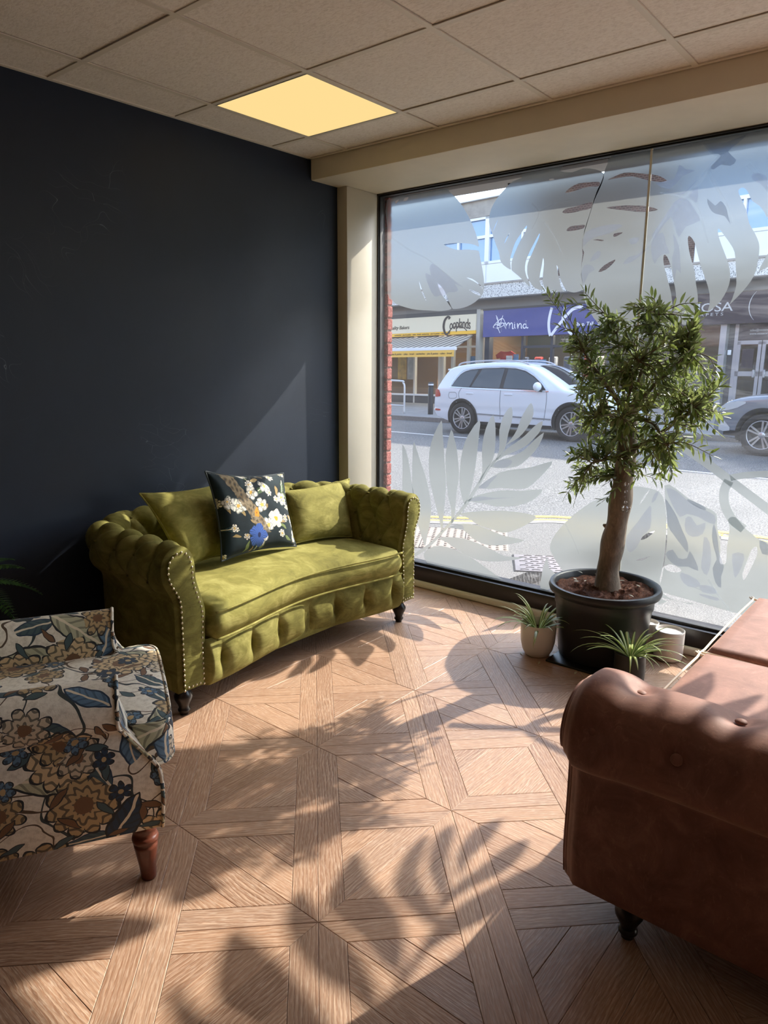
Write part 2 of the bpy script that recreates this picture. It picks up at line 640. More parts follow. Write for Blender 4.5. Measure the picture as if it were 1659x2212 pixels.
# tile local frame, corners at +-HT; the unbroken band runs from (-HT, HT) to (HT, -HT)
w = E / math.sqrt(2)
def rot45(s, q):      # s along the unbroken diagonal, q across it
    k = 1 / math.sqrt(2)
    return (s * k + q * k, -s * k + q * k)
D = TL / math.sqrt(2)
kinds = []            # (polygon in tile frame, grain angle)
a1 = -PI / 4
for s in (-1, 1):
    kinds.append(([rot45(-D, 0), rot45(-D + w, s * w), rot45(D - w, s * w), rot45(D, 0)], a1))
for s in (-1, 1):
    for q in (-1, 1):
        kinds.append(([rot45(0 * q + 0.0, s * w), rot45(q * w, s * w), rot45(q * w, s * (D - w)), rot45(0, s * D)], a1 + PI / 2))
k4 = []
for a in range(4):
    ca, sa = math.cos(a * PI / 2), math.sin(a * PI / 2)
    R = lambda x, y: (x * ca - y * sa, x * sa + y * ca)
    kinds.append(([R(-HT + E, HT), R(HT - E, HT), R(HT - 2 * E, HT - E), R(-HT + 2 * E, HT - E)], a * PI / 2))
    kinds.append(([R(-HT + 2 * E, HT - E), R(HT - 2 * E, HT - E), R(0, E)], a * PI / 2))
def plank_mesh(poly, ang, name='plank'):
    area = sum(poly[i][0] * poly[(i + 1) % len(poly)][1] - poly[(i + 1) % len(poly)][0] * poly[i][1] for i in range(len(poly)))
    if area < 0: poly = poly[::-1]
    n = len(poly); cx = sum(p[0] for p in poly) / n; cy = sum(p[1] for p in poly) / n
    def inset(d):
        out = []
        for i in range(n):
            a, b, c = Vector(poly[i - 1]), Vector(poly[i]), Vector(poly[(i + 1) % n])
            e1 = (b - a).normalized(); e2 = (c - b).normalized()
            n1 = Vector((-e1.y, e1.x)); n2 = Vector((-e2.y, e2.x))
            bis = n1 + n2
            out.append(b + bis * (d / max(0.25, 1 + n1.dot(n2))))
        return out
    g0, g1 = inset(0.0004), inset(0.0014)
    vs = [(p.x, p.y, -0.006) for p in g0] + [(p.x, p.y, -0.0009) for p in g0] + [(p.x, p.y, 0.0) for p in g1]
    fs = [tuple(range(2 * n, 3 * n))]
    for i in range(n):
        j = (i + 1) % n
        fs += [(i, j, n + j, n + i), (n + i, n + j, 2 * n + j, 2 * n + i)]
    me = bpy.data.meshes.new(name); me.from_pydata(vs, [], fs); me.update()
    uvl = me.uv_layers.new(name='UVMap'); ca, sa = math.cos(-ang), math.sin(-ang)
    for l in me.loops:
        v = me.vertices[l.vertex_index].co
        uvl.data[l.index].uv = (v.x * ca - v.y * sa, v.x * sa + v.y * ca)
    me.materials.append(M_wood)
    return me
KM = [plank_mesh(p, a) for p, a in kinds]
KC = [(sum(q[0] for q in p) / len(p), sum(q[1] for q in p) / len(p)) for p, a in kinds]
NX, NY = -1.737 + TL / 2, 1.724 - TL / 2           # a tile centre
cands = []
RT = CAM_ROT.transposed()
for i in range(-4, 9):
    for j in range(-9, 5):
        cx, cy = NX + i * TL, NY + j * TL
        if cx - HT < XW - 0.3 or cx > XR or cy + HT > 3.9 or cy < YK: continue
        for k in range(len(kinds)):
            px, py = cx + KC[k][0], cy + KC[k][1]
            if not (XW < px < XR and YK < py < 3.52): continue
            c = RT @ (Vector((px, py, 0)) - CAM_POS)
            vis = False
            if c.z < -0.2:
                u = 829.5 - c.x * F_PX / c.z; v = 1106 + c.y * F_PX / c.z
                vis = -80 < u < 1740 and v < 2300
                if vis and (u > 1300 and v > 1500): vis = False
            cands.append((0 if vis else 1, -c.z, cx, cy, k))
cands.sort()
rest = MB(); rest_uv = []
for idx, (nv, dist, cx, cy, k) in enumerate(cands):
    if not nv and idx < 300:
        o = link('plank', KM[k], floor); o.location = (cx, cy, random.uniform(-0.0004, 0.0004))
    else:
        me = KM[k]
        rest.add([(v.co.x + cx, v.co.y + cy, v.co.z) for v in me.vertices], [tuple(p.vertices) for p in me.polygons])
        r = random.random() * 5
        rest_uv += [(me.uv_layers[0].data[li].uv[0] + r, me.uv_layers[0].data[li].uv[1] + r) for p in me.polygons for li in p.loop_indices]
ro = rest.build('outer_planks', M_wood, floor, smooth=False, fix=False)
uvl = ro.data.uv_layers.new(name='UVMap')
for d, q in zip(uvl.data, rest_uv): d.uv = q
tag(ro, kind='stuff')
# skirting strip where planks stop at the left wall

# ------------------------------------------------------------------ outside of our own shopfront
M_brick, t = material('rock_faced_red_brick')
co = t.coord('Object'); rnd = t.n('ObjectInfo').outputs['Random']
n1 = t.noise(t.vmath('ADD', co, t.n('ObjectInfo').outputs['Location']), 90, 5, 0.7)
c = t.ramp(n1, [(0.3, srgb(96, 46, 42)), (0.5, srgb(158, 84, 76)), (0.72, srgb(205, 140, 128))])
c = t.mix(t.math('MULTIPLY', rnd, 0.3), c, srgb(120, 62, 58))
t.done(t.bsdf(c, 0.9, 0, t.bump(n1, 0.9, 0.006)))
M_mortar = plain('mortar', srgb(120, 84, 76), 0.95, var=0.1, vscale=40)
pier = bbox_obj('wall_outside', (-3.9, 3.64, -0.45), (-2.976, 3.683, 2.6), M_mortar); tag(pier, 'red brick pier beside the shop window', kind='structure')
bme = MB().box((0, 0, 0), (0.215, 0.05, 0.066)).mesh('brick', False); bme.materials.append(M_brick); bevel_me(bme, 0.004, 1)
z = -0.25
while z < 2.5:
    o = link('brick', bme, pier); o.location = (-2.97 - 0.215 + random.uniform(-0.002, 0.002), 3.638, z)
    z += 0.0775
M_soffit = plain('grey_soffit_board', srgb(150, 148, 146), 0.6, var=0.05)
M_lintel = plain('gap_shade_lintel', srgb(62, 54, 50), 0.7, var=0.15)  # dark tone stands in for the shade in the gap above the glass
M_fascia = plain('shop_fascia', srgb(70, 92, 84), 0.5)
o = bbox_obj('trim_2', (-4.2, 3.70, 2.405), (XR + 0.6, 3.885, 2.62), M_soffit, None, 0.004); tag(o, 'grey soffit outside above the shop window', kind='structure')
o = bbox_obj('trim_3', (-4.2, 3.635, 2.398), (XR + 0.6, 3.70, 2.60), M_lintel, None, 0.003); tag(o, 'lintel plate outside above the shop window, coloured dark for the shaded gap', kind='structure')
M_screw = plain('black_screw', srgb(25, 25, 25), 0.5)
for px in (-2.22, -1.82):
    mb = MB().lathe([(0.006, 0), (0.008, 0.002), (0.008, 0.008)], 10, Matrix.Translation((px, 3.80, 2.397)))
    o = mb.build('screw', M_screw, bpy.data.objects['trim_2'])
o = bbox_obj('wall_outside_pier', (XR - 0.05, 3.62, -0.45), (XR + 0.8, 3.70, 2.6), M_mortar); tag(o, kind='structure')

# ------------------------------------------------------------------ frosted leaf film on the glass
def film(name, tint, rough, tl, see):
    m, t = material(name)
    rf = t.n('BsdfRefraction'); rf.inputs['Color'].default_value = (*tint, 1); rf.inputs['Roughness'].default_value = rough; rf.inputs['IOR'].default_value = 1.12
    tb = t.n('BsdfTranslucent'); tb.inputs['Color'].default_value = (*tint, 1)
    mx = t.n('MixShader'); mx.inputs[0].default_value = tl
    t.t.links.new(rf.outputs[0], mx.inputs[1]); t.t.links.new(tb.outputs[0], mx.inputs[2])
    tp = t.n('BsdfTransparent'); tp.inputs['Color'].default_value = (*tint, 1)
    m2 = t.n('MixShader'); m2.inputs[0].default_value = see
    t.t.links.new(mx.outputs[0], m2.inputs[1]); t.t.links.new(tp.outputs[0], m2.inputs[2])
    t.done(m2.outputs[0])
    return m
M_film = film('frosted_film', (0.46, 0.487, 0.487), 0.55, 0.14, 0.0)
M_film_d = film('frosted_film_second_layer', (0.76, 0.77, 0.84), 0.62, 0.14, 0.45)
M_film_dd = film('frosted_film_third_layer', (0.58, 0.60, 0.66), 0.62, 0.14, 0.35)
M_film_l = film('frosted_film_vein', (0.92, 0.94, 0.96), 0.6, 0.12, 0.55)

REG = {1: (820, 380, 0.18083), 2: (1040, 330, 0.22905), 3: (1240, 260, 0.25256), 4: (840, 860, 0.22905), 5: (1150, 920, 0.30681)}
def on_glass(reg, pts, y):
    ox, oy, k = REG[reg]
    out = []
    for a, b in pts:
        u, v = ox + a * k, oy + b * k
        d = CAM_ROT @ Vector((u - 829.5, -(v - 1106.0), -F_PX))
        q = CAM_POS + d * (y / d.y)
        out.append((q.x, q.z))
    return out

def clip(loop):
    return [(max(x, XP + 0.018), min(max(z, 0.146), ZH - 0.012)) for x, z in loop]

def decal(name, label, reg, outlines, holes, patches=(), veins=(), sub=2, dy=0.0, group=None):
    root = None
    y = YG - 0.003 - dy
    loops = [clip([(p.x, p.y) for p in smooth_poly(on_glass(reg, o, YG), sub)]) for o in outlines]
    loops += [[(p.x, p.y) for p in smooth_poly(on_glass(reg, h, YG), sub)] for h in holes]
    me = flat_mesh(name, loops)
    xform(me, lambda c: Vector((c.x, y, c.y)))
    me.materials.append(M_film)
    root = link(name, me); tag(root, label, 'window decal', group)
    for pts, dark in patches:
        pm = flat_mesh('film_patch', [clip([(p.x, p.y) for p in smooth_poly(on_glass(reg, pts, YG), sub)])])
        xform(pm, lambda c: Vector((c.x, y - 0.001, c.y)))
        pm.materials.append(M_film_dd if dark == 2 else M_film_d)
        link('film_patch', pm, root)
    for pts, w in veins:
        path = smooth_poly(on_glass(reg, pts, YG), 4, closed=False)
        n = len(path)
        pm = flat_mesh('leaf_vein', [clip([(p.x, p.y) for p in ribbon2d(path, [w * (1 - 0.7 * i / n) for i in range(n)])])])
        xform(pm, lambda c: Vector((c.x, y - 0.002, c.y)))
        pm.materials.append(M_film_l)
        link('leaf_vein', pm, root)
    return root

GR = 'frosted leaf decals on the window'
# upper left leaf
decal('leaf_decal', 'frosted broad leaf decal in the upper left corner of the window, beside the brick pier', 1,
 [[(95, 285), (450, 215), (800, 150), (830, 185), (900, 245), (975, 335), (1040, 440), (1095, 545), (1140, 650), (1175, 760), (1190, 845),
   (1150, 830), (1080, 812), (970, 803), (880, 805), (770, 820), (850, 860), (940, 885), (1040, 880), (1120, 885), (1187, 895),
   (1200, 950), (1225, 1080), (1245, 1200), (1252, 1310), (1240, 1400), (1205, 1450), (1140, 1510), (1050, 1560), (960, 1585), (890, 1590), (872, 1582),
   (840, 1520), (800, 1420), (760, 1340), (700, 1285), (715, 1345), (750, 1420), (800, 1490), (840, 1550), (862, 1590),
   (780, 1610), (700, 1615), (600, 1608), (450, 1600), (330, 1575), (200, 1530), (150, 1480), (100, 1410), (95, 1000), (95, 600)]],
 [[(1040, 1215), (1110, 1230), (1180, 1280), (1220, 1315), (1240, 1360), (1190, 1300), (1120, 1255)], [(1070, 1360), (1130, 1370), (1190, 1398), (1210, 1430), (1150, 1415)],
  [(475, 1255), (500, 1330), (540, 1430), (568, 1510), (520, 1420), (490, 1340)], [(190, 305), (235, 280), (225, 305), (200, 335)], [(300, 268), (350, 252), (330, 290), (290, 305)]],
 [([(640, 1045), (760, 1140), (880, 1240), (990, 1330), (900, 1285), (945, 1360), (900, 1390), (830, 1390), (790, 1420), (720, 1430), (660, 1440), (600, 1340), (555, 1210), (560, 1160), (620, 1190), (600, 1110)], 1)],
 [([(150, 740), (370, 890), (560, 985), (760, 1140), (1000, 1330)], 0.012)], group=GR)
# upper middle split leaf
decal('leaf_decal', 'frosted split leaf decal above the blue shop sign, left of the glass joint', 2,
 [[(1157, 200), (1080, 158), (960, 148), (860, 185), (735, 172), (770, 128), (560, 165), (370, 205), (385, 235), (300, 270), (240, 325), (150, 430), (95, 530), (75, 620), (80, 690), (110, 780), (140, 870), (170, 950), (178, 1010), (210, 1060), (275, 1102),
   (278, 1080), (273, 1010), (290, 940), (320, 850), (370, 770), (430, 685), (420, 740), (380, 810), (340, 890), (310, 960), (290, 1020), (285, 1095), (300, 1120), (360, 1170), (410, 1220), (465, 1268),
   (440, 1200), (413, 1110), (420, 1030), (450, 950), (490, 870), (550, 760), (545, 800), (510, 880), (470, 970), (440, 1040), (433, 1110), (445, 1180), (490, 1262), (540, 1290), (585, 1292),
   (560, 1240), (550, 1180), (570, 1070), (585, 990), (592, 1050), (582, 1150), (582, 1230), (610, 1290), (680, 1305), (770, 1308),
   (755, 1270), (735, 1190), (715, 1090), (712, 1060), (730, 1100), (745, 1180), (770, 1240), (800, 1292), (850, 1315), (900, 1315), (955, 1292), (966, 1262),
   (953, 1200), (943, 1130), (948, 1030), (957, 960), (953, 910), (957, 820), (977, 740), (1007, 640), (1037, 540), (1067, 450), (1107, 360), (1137, 290)]],
 [[(790, 380), (840, 330), (920, 290), (1010, 280), (1090, 275), (1120, 282), (1108, 318), (1050, 320), (960, 335), (870, 365)], [(765, 560), (800, 530), (880, 510), (980, 480), (1048, 466), (1035, 525), (950, 545), (870, 565), (790, 572)],
  [(805, 730), (840, 695), (920, 685), (975, 680), (975, 700), (960, 715), (880, 735), (820, 740)], [(640, 250), (690, 244), (680, 256), (650, 261)], [(160, 625), (140, 680), (115, 740), (130, 690)], [(268, 755), (250, 800), (218, 860), (235, 810)]],
 (), [([(480, 480), (545, 570), (480, 720)], 0.010), ([(590, 650), (700, 800), (760, 950)], 0.012), ([(545, 560), (700, 480), (850, 440)], 0.008)], group=GR)
# upper right big split leaf
decal('leaf_decal', 'largest frosted split leaf decal with grey veined patches, crossing the glass joint above the tree', 3,
 [[(325, 305), (290, 370), (265, 430), (240, 520), (200, 600), (160, 720), (130, 820), (100, 910), (80, 1000), (75, 1100), (88, 1130), (70, 1220), (62, 1320), (80, 1400), (95, 1430), (82, 1500), (110, 1580), (170, 1690), (260, 1780), (420, 1850), (600, 1860), (780, 1800), (838, 1640),
   (840, 1540), (825, 1450), (800, 1350), (775, 1260), (765, 1180), (775, 1150), (800, 1170), (830, 1250), (855, 1380), (873, 1480), (870, 1560), (850, 1650), (900, 1740), (1000, 1740), (1050, 1660),
   (1060, 1590), (1060, 1500), (1045, 1400), (1035, 1300), (1010, 1210), (985, 1110), (975, 1010), (992, 990), (1030, 1040), (1050, 1110), (1090, 1260), (1130, 1370), (1160, 1480), (1160, 1580), (1145, 1635), (1200, 1600), (1260, 1540), (1310, 1450), (1335, 1370), (1335, 1280), (1310, 1190), (1280, 1110), (1240, 1000), (1235, 925),
   (1290, 990), (1340, 1060), (1375, 1130), (1385, 1250), (1390, 1400), (1370, 1480), (1340, 1560), (1310, 1595), (1400, 1510), (1480, 1420), (1540, 1330), (1570, 1230), (1585, 1130), (1583, 1050), (1550, 970), (1500, 880), (1475, 770), (1440, 690), (1410, 620), (1415, 590), (1445, 577), (1480, 600), (1500, 640), (1525, 690), (1590, 735), (1630, 790), (1670, 850), (1850, 960), (1990, 900), (1990, 500), (1900, 100), (1600, 60), (1000, 190), (600, 265)]],
 [[(290, 510), (350, 480), (430, 450), (520, 450), (600, 458), (680, 465), (740, 480), (790, 510), (795, 528), (700, 525), (600, 505), (500, 480), (400, 490), (320, 505)], [(278, 748), (350, 735), (440, 728), (560, 730), (650, 740), (720, 765), (640, 782), (540, 783), (430, 770), (350, 762)],
  [(165, 1025), (200, 1018), (258, 1025), (240, 1034), (200, 1027)], [(345, 970), (420, 958), (380, 985), (342, 997)], [(210, 1297), (260, 1240), (355, 1190), (330, 1230), (270, 1280)]],
 [([(860, 700), (955, 665), (1045, 780), (1080, 860), (960, 910), (900, 1000), (870, 930), (830, 830), (740, 940), (690, 1010), (670, 980), (760, 850)], 1),
  ([(680, 1010), (760, 960), (790, 1060), (820, 1140), (770, 1140), (720, 1180), (690, 1230), (660, 1110)], 1),
  ([(850, 970), (900, 1080), (910, 1200), (915, 1310), (880, 1270), (860, 1370), (845, 1270), (840, 1180), (860, 1100)], 1),
  ([(980, 650), (1060, 570), (1055, 700), (1020, 690)], 1), ([(1140, 670), (1210, 730), (1255, 690), (1300, 740), (1318, 810), (1340, 890), (1290, 820), (1210, 800), (1160, 750)], 2),
  ([(780, 605), (880, 630), (960, 600), (1060, 505), (1030, 545), (940, 630), (860, 635)], 1),
  ([(1110, 200), (1300, 190), (1480, 120), (1400, 200), (1320, 270), (1390, 340), (1340, 390), (1260, 380), (1200, 420), (1170, 400), (1260, 300), (1190, 285)], 2),
  ([(65, 1320), (90, 1240), (150, 1240), (180, 1280), (130, 1310), (85, 1400)], 1), ([(150, 1180), (200, 1120), (235, 1130), (210, 1180), (140, 1210)], 1),
  ([(420, 1230), (470, 1170), (540, 1150), (645, 1080), (600, 1130), (500, 1210)], 1), ([(470, 1020), (560, 1000), (540, 1050), (490, 1060)], 1),
  ([(100, 960), (220, 910), (330, 890), (420, 900), (300, 970), (180, 1000), (110, 1050), (80, 1080)], 1), ([(1530, 460), (1640, 470), (1680, 620), (1590, 540), (1530, 510)], 1),
  ([(700, 540), (860, 500), (900, 380), (960, 420), (1040, 430), (930, 480), (820, 590)], 1)],
 [([(1275, 285), (1170, 400), (1060, 540), (965, 655), (855, 770), (760, 880), (680, 1000), (620, 1110)], 0.020), ([(1150, 425), (1220, 570), (1310, 730), (1350, 880)], 0.018), ([(965, 650), (1060, 760), (1110, 900), (1150, 1050)], 0.016),
  ([(835, 800), (880, 960), (905, 1080)], 0.014), ([(960, 660), (860, 640), (740, 620)], 0.012), ([(1270, 290), (1190, 285), (1110, 200)], 0.014), ([(1490, 380), (1580, 480), (1659, 600), (1750, 760)], 0.018)], group=GR)
decal('leaf_decal', 'small part of a frosted leaf decal at the right edge above the dark shop sign', 3,
 [[(1580, 1295), (1620, 1210), (1659, 1140), (1750, 1050), (1850, 1060), (1850, 1230), (1750, 1250), (1659, 1255)]], [], group=GR)
# lower left palm frond
E = [[(232, 1380), (200, 1290), (150, 1150), (130, 1000), (130, 800), (132, 600), (130, 440), (165, 500), (190, 600), (205, 700), (218, 800), (248, 950), (268, 1100), (262, 1230)],
 [(335, 1380), (290, 1230), (250, 1080), (228, 900), (222, 740), (225, 560), (238, 410), (270, 500), (310, 620), (350, 740), (380, 870), (400, 1000), (395, 1150), (365, 1290), (350, 1380)],
 [(500, 1250), (480, 1150), (430, 950), (390, 780), (380, 620), (390, 480), (430, 340), (500, 210), (510, 320), (522, 480), (532, 640), (542, 800), (530, 1000), (515, 1150), (510, 1250)],
 [(590, 1170), (590, 1050), (562, 930), (546, 780), (536, 600), (547, 470), (590, 295), (620, 380), (645, 490), (660, 640), (662, 760), (640, 900), (630, 1040), (610, 1160)],
 [(720, 1000), (690, 930), (670, 800), (675, 640), (700, 480), (750, 350), (860, 200), (855, 330), (840, 480), (820, 640), (800, 760), (770, 890), (740, 960)],
 [(850, 800), (880, 720), (885, 620), (880, 500), (900, 350), (940, 230), (985, 160), (1005, 230), (1010, 340), (1005, 460), (985, 580), (920, 680), (870, 780)],
 [(1010, 580), (1040, 500), (1045, 400), (1045, 300), (1075, 190), (1120, 110), (1160, 85), (1170, 150), (1160, 230), (1130, 330), (1110, 430), (1085, 500), (1040, 560)],
 [(1110, 440), (1160, 380), (1210, 300), (1250, 190), (1300, 100), (1345, 45), (1368, 110), (1355, 190), (1300, 290), (1230, 370), (1150, 420)],
 [(1000, 600), (1110, 480), (1200, 420), (1290, 350), (1370, 270), (1455, 215), (1430, 310), (1390, 360), (1310, 440), (1200, 500), (1090, 545)],
 [(960, 650), (1030, 590), (1130, 560), (1240, 515), (1310, 460), (1380, 390), (1465, 325), (1430, 420), (1380, 500), (1300, 580), (1220, 640), (1100, 660)],
 [(840, 850), (920, 780), (1050, 700), (1200, 670), (1350, 650), (1545, 595), (1490, 680), (1400, 770), (1310, 846), (1200, 856), (1050, 846), (950, 856), (880, 850)],
 [(740, 970), (850, 912), (970, 884), (1100, 866), (1250, 874), (1450, 860), (1400, 930), (1300, 990), (1150, 1020), (1000, 1020), (900, 990)],
 [(660, 1090), (800, 1070), (950, 1060), (1150, 1065), (1390, 1110), (1320, 1180), (1200, 1240), (1080, 1270), (980, 1238), (850, 1198), (750, 1130)],
 [(560, 1220), (650, 1190), (760, 1185), (880, 1212), (990, 1258), (1100, 1300), (1280, 1340), (1150, 1375), (1000, 1390), (880, 1370), (780, 1310), (700, 1240)],
 [(470, 1320), (560, 1310), (700, 1320), (850, 1370), (980, 1430), (1100, 1490), (1270, 1500), (1150, 1530), (950, 1540), (800, 1510), (650, 1430), (550, 1360)],
 [(330, 1465), (430, 1395), (560, 1405), (720, 1470), (850, 1550), (1000, 1660), (1150, 1770), (1000, 1750), (800, 1700), (600, 1640), (450, 1610), (370, 1560)]]
root = decal('palm_decal', 'frosted palm frond decal low on the window, right of the green sofa', 4, [[(240, 1500), (390, 1400), (500, 1285), (620, 1155), (735, 1020), (842, 850), (958, 660), (1030, 575), (1018, 565), (940, 640), (820, 830), (708, 1000), (605, 1135), (488, 1262), (378, 1375), (236, 1470)]], [], group=GR)
for k, lf in enumerate(E):
    me = flat_mesh('leaflet', [clip([(p.x, p.y) for p in smooth_poly(on_glass(4, lf, YG), 2)])])
    xform(me, lambda c: Vector((c.x, YG - 0.0032 - 0.0004 * (k % 3), c.y)))
    me.materials.append(M_film); link('leaflet', me, root)
for pts in ([(985, 640), (1040, 590), (1120, 575), (1170, 600), (1120, 650), (1050, 655)], [(850, 840), (940, 770), (1030, 725), (960, 800), (920, 850)], [(570, 1215), (650, 1190), (700, 1200), (710, 1240), (640, 1230)], [(760, 960), (860, 925), (1000, 940), (1200, 935), (1000, 950), (880, 965), (800, 970)]):
    me = flat_mesh('film_patch', [[(p.x, p.y) for p in smooth_poly(on_glass(4, pts, YG), 2)]])
    xform(me, lambda c: Vector((c.x, YG - 0.005, c.y))); me.materials.append(M_film_d); link('film_patch', me, root)
# lower middle leaf behind the trunk
decal('leaf_decal', 'frosted rounded leaf decal directly behind the tree trunk', 5,
 [[(700, 430), (780, 430), (890, 460), (928, 520), (941, 600), (944, 690), (941, 800), (926, 950), (898, 1080), (876, 1180), (600, 1200), (300, 1100), (200, 1000), (140, 900), (125, 860), (140, 800), (200, 715), (300, 620), (420, 535), (540, 490)]],
 [[(830, 445), (790, 490), (755, 555), (790, 512)], [(760, 800), (800, 760), (870, 735), (820, 780), (790, 797)], [(725, 945), (780, 930), (830, 918), (770, 948)]],
 [([(830, 560), (838, 620), (832, 720), (780, 770), (740, 850), (690, 890), (665, 850), (670, 770), (740, 680)], 1), ([(890, 462), (860, 480), (840, 540), (870, 520)], 1)],
 [([(235, 690), (290, 800), (330, 900)], 0.010)], group=GR)
decal('leaf_decal', 'narrow frosted leaf tip decals left of the black tree pot', 5, [[(105, 925), (120, 1000), (180, 1060), (150, 1140), (60, 1150), (65, 1060), (80, 990)]], [], group=GR)
# lower right leaf with grey patches
decal('leaf_decal', 'frosted leaf decal with dark grey patches at the lower right of the window', 5,
 [[(932, 420), (1010, 440), (1100, 510), (1220, 570), (1298, 620), (1300, 700), (1322, 800), (1325, 880), (1320, 960), (1345, 972), (1365, 960), (1372, 850), (1390, 720), (1380, 655), (1430, 640), (1500, 720), (1560, 770), (1600, 800), (1700, 830), (1900, 900), (1900, 1300), (1700, 1500), (1400, 1500), (1250, 1470), (1100, 1440), (980, 1390), (905, 1310), (884, 1200), (915, 1060), (947, 850), (949, 650)]],
 [[(930, 980), (980, 975), (1040, 1000), (1045, 1025), (990, 1030), (940, 1010)], [(885, 1150), (950, 1200), (1030, 1235), (1145, 1250), (1060, 1258), (950, 1235), (900, 1205)], [(1545, 870), (1580, 850), (1585, 900), (1560, 960), (1520, 1040), (1490, 1085), (1480, 1040), (1510, 960)]],
 [([(935, 510), (980, 570), (1020, 640), (1060, 740), (1095, 820), (1095, 890), (1060, 850), (1000, 770), (955, 700), (948, 600)], 2), ([(940, 900), (990, 870), (1030, 930), (1090, 930), (1110, 880), (1150, 950), (1170, 1020), (1100, 990), (1040, 990), (980, 960)], 2),
  ([(1280, 690), (1305, 780), (1318, 900), (1350, 990), (1330, 1060), (1330, 1140), (1290, 1100), (1270, 1000), (1300, 940), (1280, 860), (1265, 770)], 2), ([(1095, 515), (1200, 560), (1225, 592), (1180, 580), (1110, 540)], 2),
  ([(1410, 900), (1490, 900), (1480, 980), (1430, 1070), (1415, 1000)], 1), ([(1600, 805), (1660, 833), (1700, 900), (1620, 900)], 2), ([(1080, 650), (1120, 640), (1160, 700), (1220, 680), (1200, 760), (1130, 780), (1080, 740)], 1),
  ([(1050, 1030), (1160, 1080), (1180, 1130), (1100, 1130), (1050, 1080)], 1), ([(1180, 1180), (1310, 1210), (1300, 1230), (1200, 1200)], 1),
  ([(945, 440), (1020, 460), (1100, 530), (1200, 585), (1285, 630), (1285, 690), (1220, 670), (1170, 640), (1090, 620), (1040, 640), (990, 560)], 1), ([(1210, 780), (1250, 820), (1260, 950), (1230, 1050), (1190, 1000), (1200, 900)], 1),
  ([(1180, 1120), (1270, 1130), (1300, 1180), (1200, 1170)], 1)],
 [([(1240, 1080), (1340, 1230), (1440, 1355)], 0.010), ([(1100, 1120), (1180, 1150), (1300, 1200)], 0.006)], group=GR)
root = decal('stem_decal', 'frosted leaf stalk decal looping at the right edge of the window', 5, [], [], group=GR) if False else None
sp = []
for pts, w in (([(1080, 160), (1240, 270), (1400, 390), (1659, 585), (1900, 760)], 0.042), ([(1395, 365), (1500, 347), (1659, 338), (1900, 335)], 0.030), ([(1385, 385), (1352, 460), (1358, 560), (1410, 660), (1490, 725)], 0.042)):
    path = smooth_poly(on_glass(5, pts, YG), 5, closed=False)
    me = flat_mesh('stem_decal', [clip([(p.x, p.y) for p in ribbon2d(path, w)])])
    k = len(sp)
    xform(me, lambda c: Vector((c.x, YG - 0.003 - 0.0006 * k, c.y))); me.materials.append(M_film)
    sp.append(link('stem_decal' if not sp else 'stem_branch', me, sp[0] if sp else None))
tag(sp[0], 'frosted leaf stalk decal forking at the right edge of the window', 'window decal', GR)

# a second palm frond farther along the window, out of the frame, whose shadow reaches the floor
rp = None
for k, lf in enumerate([[(240, 1500), (390, 1400), (500, 1285), (620, 1155), (735, 1020), (842, 850), (958, 660), (1030, 575), (1018, 565), (940, 640), (820, 830), (708, 1000), (605, 1135), (488, 1262), (378, 1375), (236, 1470)]] + E):
    pts = [Vector((p.x, p.y)) for p in smooth_poly(on_glass(4, lf, YG), 2)]
    c0 = Vector((-2.35, 0.65))
    loop = [(-0.05 - (p.x - c0.x) * 0.95, 1.80 - (p.y - c0.y) * 0.95) for p in pts]
    me = flat_mesh('palm_decal' if rp is None else 'leaflet', [clip(loop)])
    xform(me, lambda c: Vector((c.x, YG - 0.003 - 0.0004 * (k % 3), c.y))); me.materials.append(M_film)
    o = link('palm_decal' if rp is None else 'leaflet', me, rp)
    if rp is None:
        rp = o; tag(rp, 'frosted palm frond decal hanging down, right of the brown sofa', 'window decal', GR)

# ------------------------------------------------------------------ the street
YAW = math.radians(-4.4467); SLOPE = 0.01177
SU = Vector((math.cos(YAW), math.sin(YAW), 0)); SV = Vector((-math.sin(YAW), math.cos(YAW), 0))
def S(s, t, z):
    p = SU * s + SV * t
    return Vector((p.x, p.y, z + SLOPE * s))
def street(me):
    return xform(me, lambda c: S(c.x, c.y, c.z))
def sbox(name, lo, hi, mat, parent=None, bevel=0.0):
    if mat.name == 'shop_glass':
        mb = MB(); mb.add([(lo[0], lo[1], lo[2]), (hi[0], lo[1], lo[2]), (hi[0], lo[1], hi[2]), (lo[0], lo[1], hi[2])], [(0, 1, 2, 3)]); me = mb.mesh(name, False, False)
    else: me = MB().box(lo, hi).mesh(name, False)
    me.materials.append(mat)
    if bevel: bevel_me(me, bevel, 1)
    street(me)
    return link(name, me, parent)
G0, G1 = -0.19, -0.172
ORD = ['first', 'second', 'third', 'fourth', 'fifth', 'sixth']
M_road, t = material('worn_asphalt')
co = t.coord('Object')
n1 = t.noise(co, 55, 4, 0.75); n2 = t.noise(co, 0.5, 3); n3 = t.ramp(t.vor(co, 120), [(0.0, 0.0), (0.6, 1.0)])
c = t.ramp(n1, [(0.36, srgb(58, 58, 58)), (0.5, srgb(102, 102, 101)), (0.64, srgb(164, 163, 160))])
c = t.mix(t.ramp(n2, [(0.35, 0.25), (0.65, 0.0)]), c, srgb(92, 92, 92))
t.done(t.bsdf(c, 0.75, 0, t.bump(n1, 0.7, 0.01)))
M_pave, t = material('fine_tarmac_pavement')
co = t.coord('Object'); n1 = t.noise(co, 110, 3, 0.8)
c = t.ramp(n1, [(0.34, srgb(74, 72, 70)), (0.5, srgb(108, 106, 103)), (0.66, srgb(150, 148, 143))])
t.done(t.bsdf(c, 0.8, 0, t.bump(n1, 0.5, 0.006)))
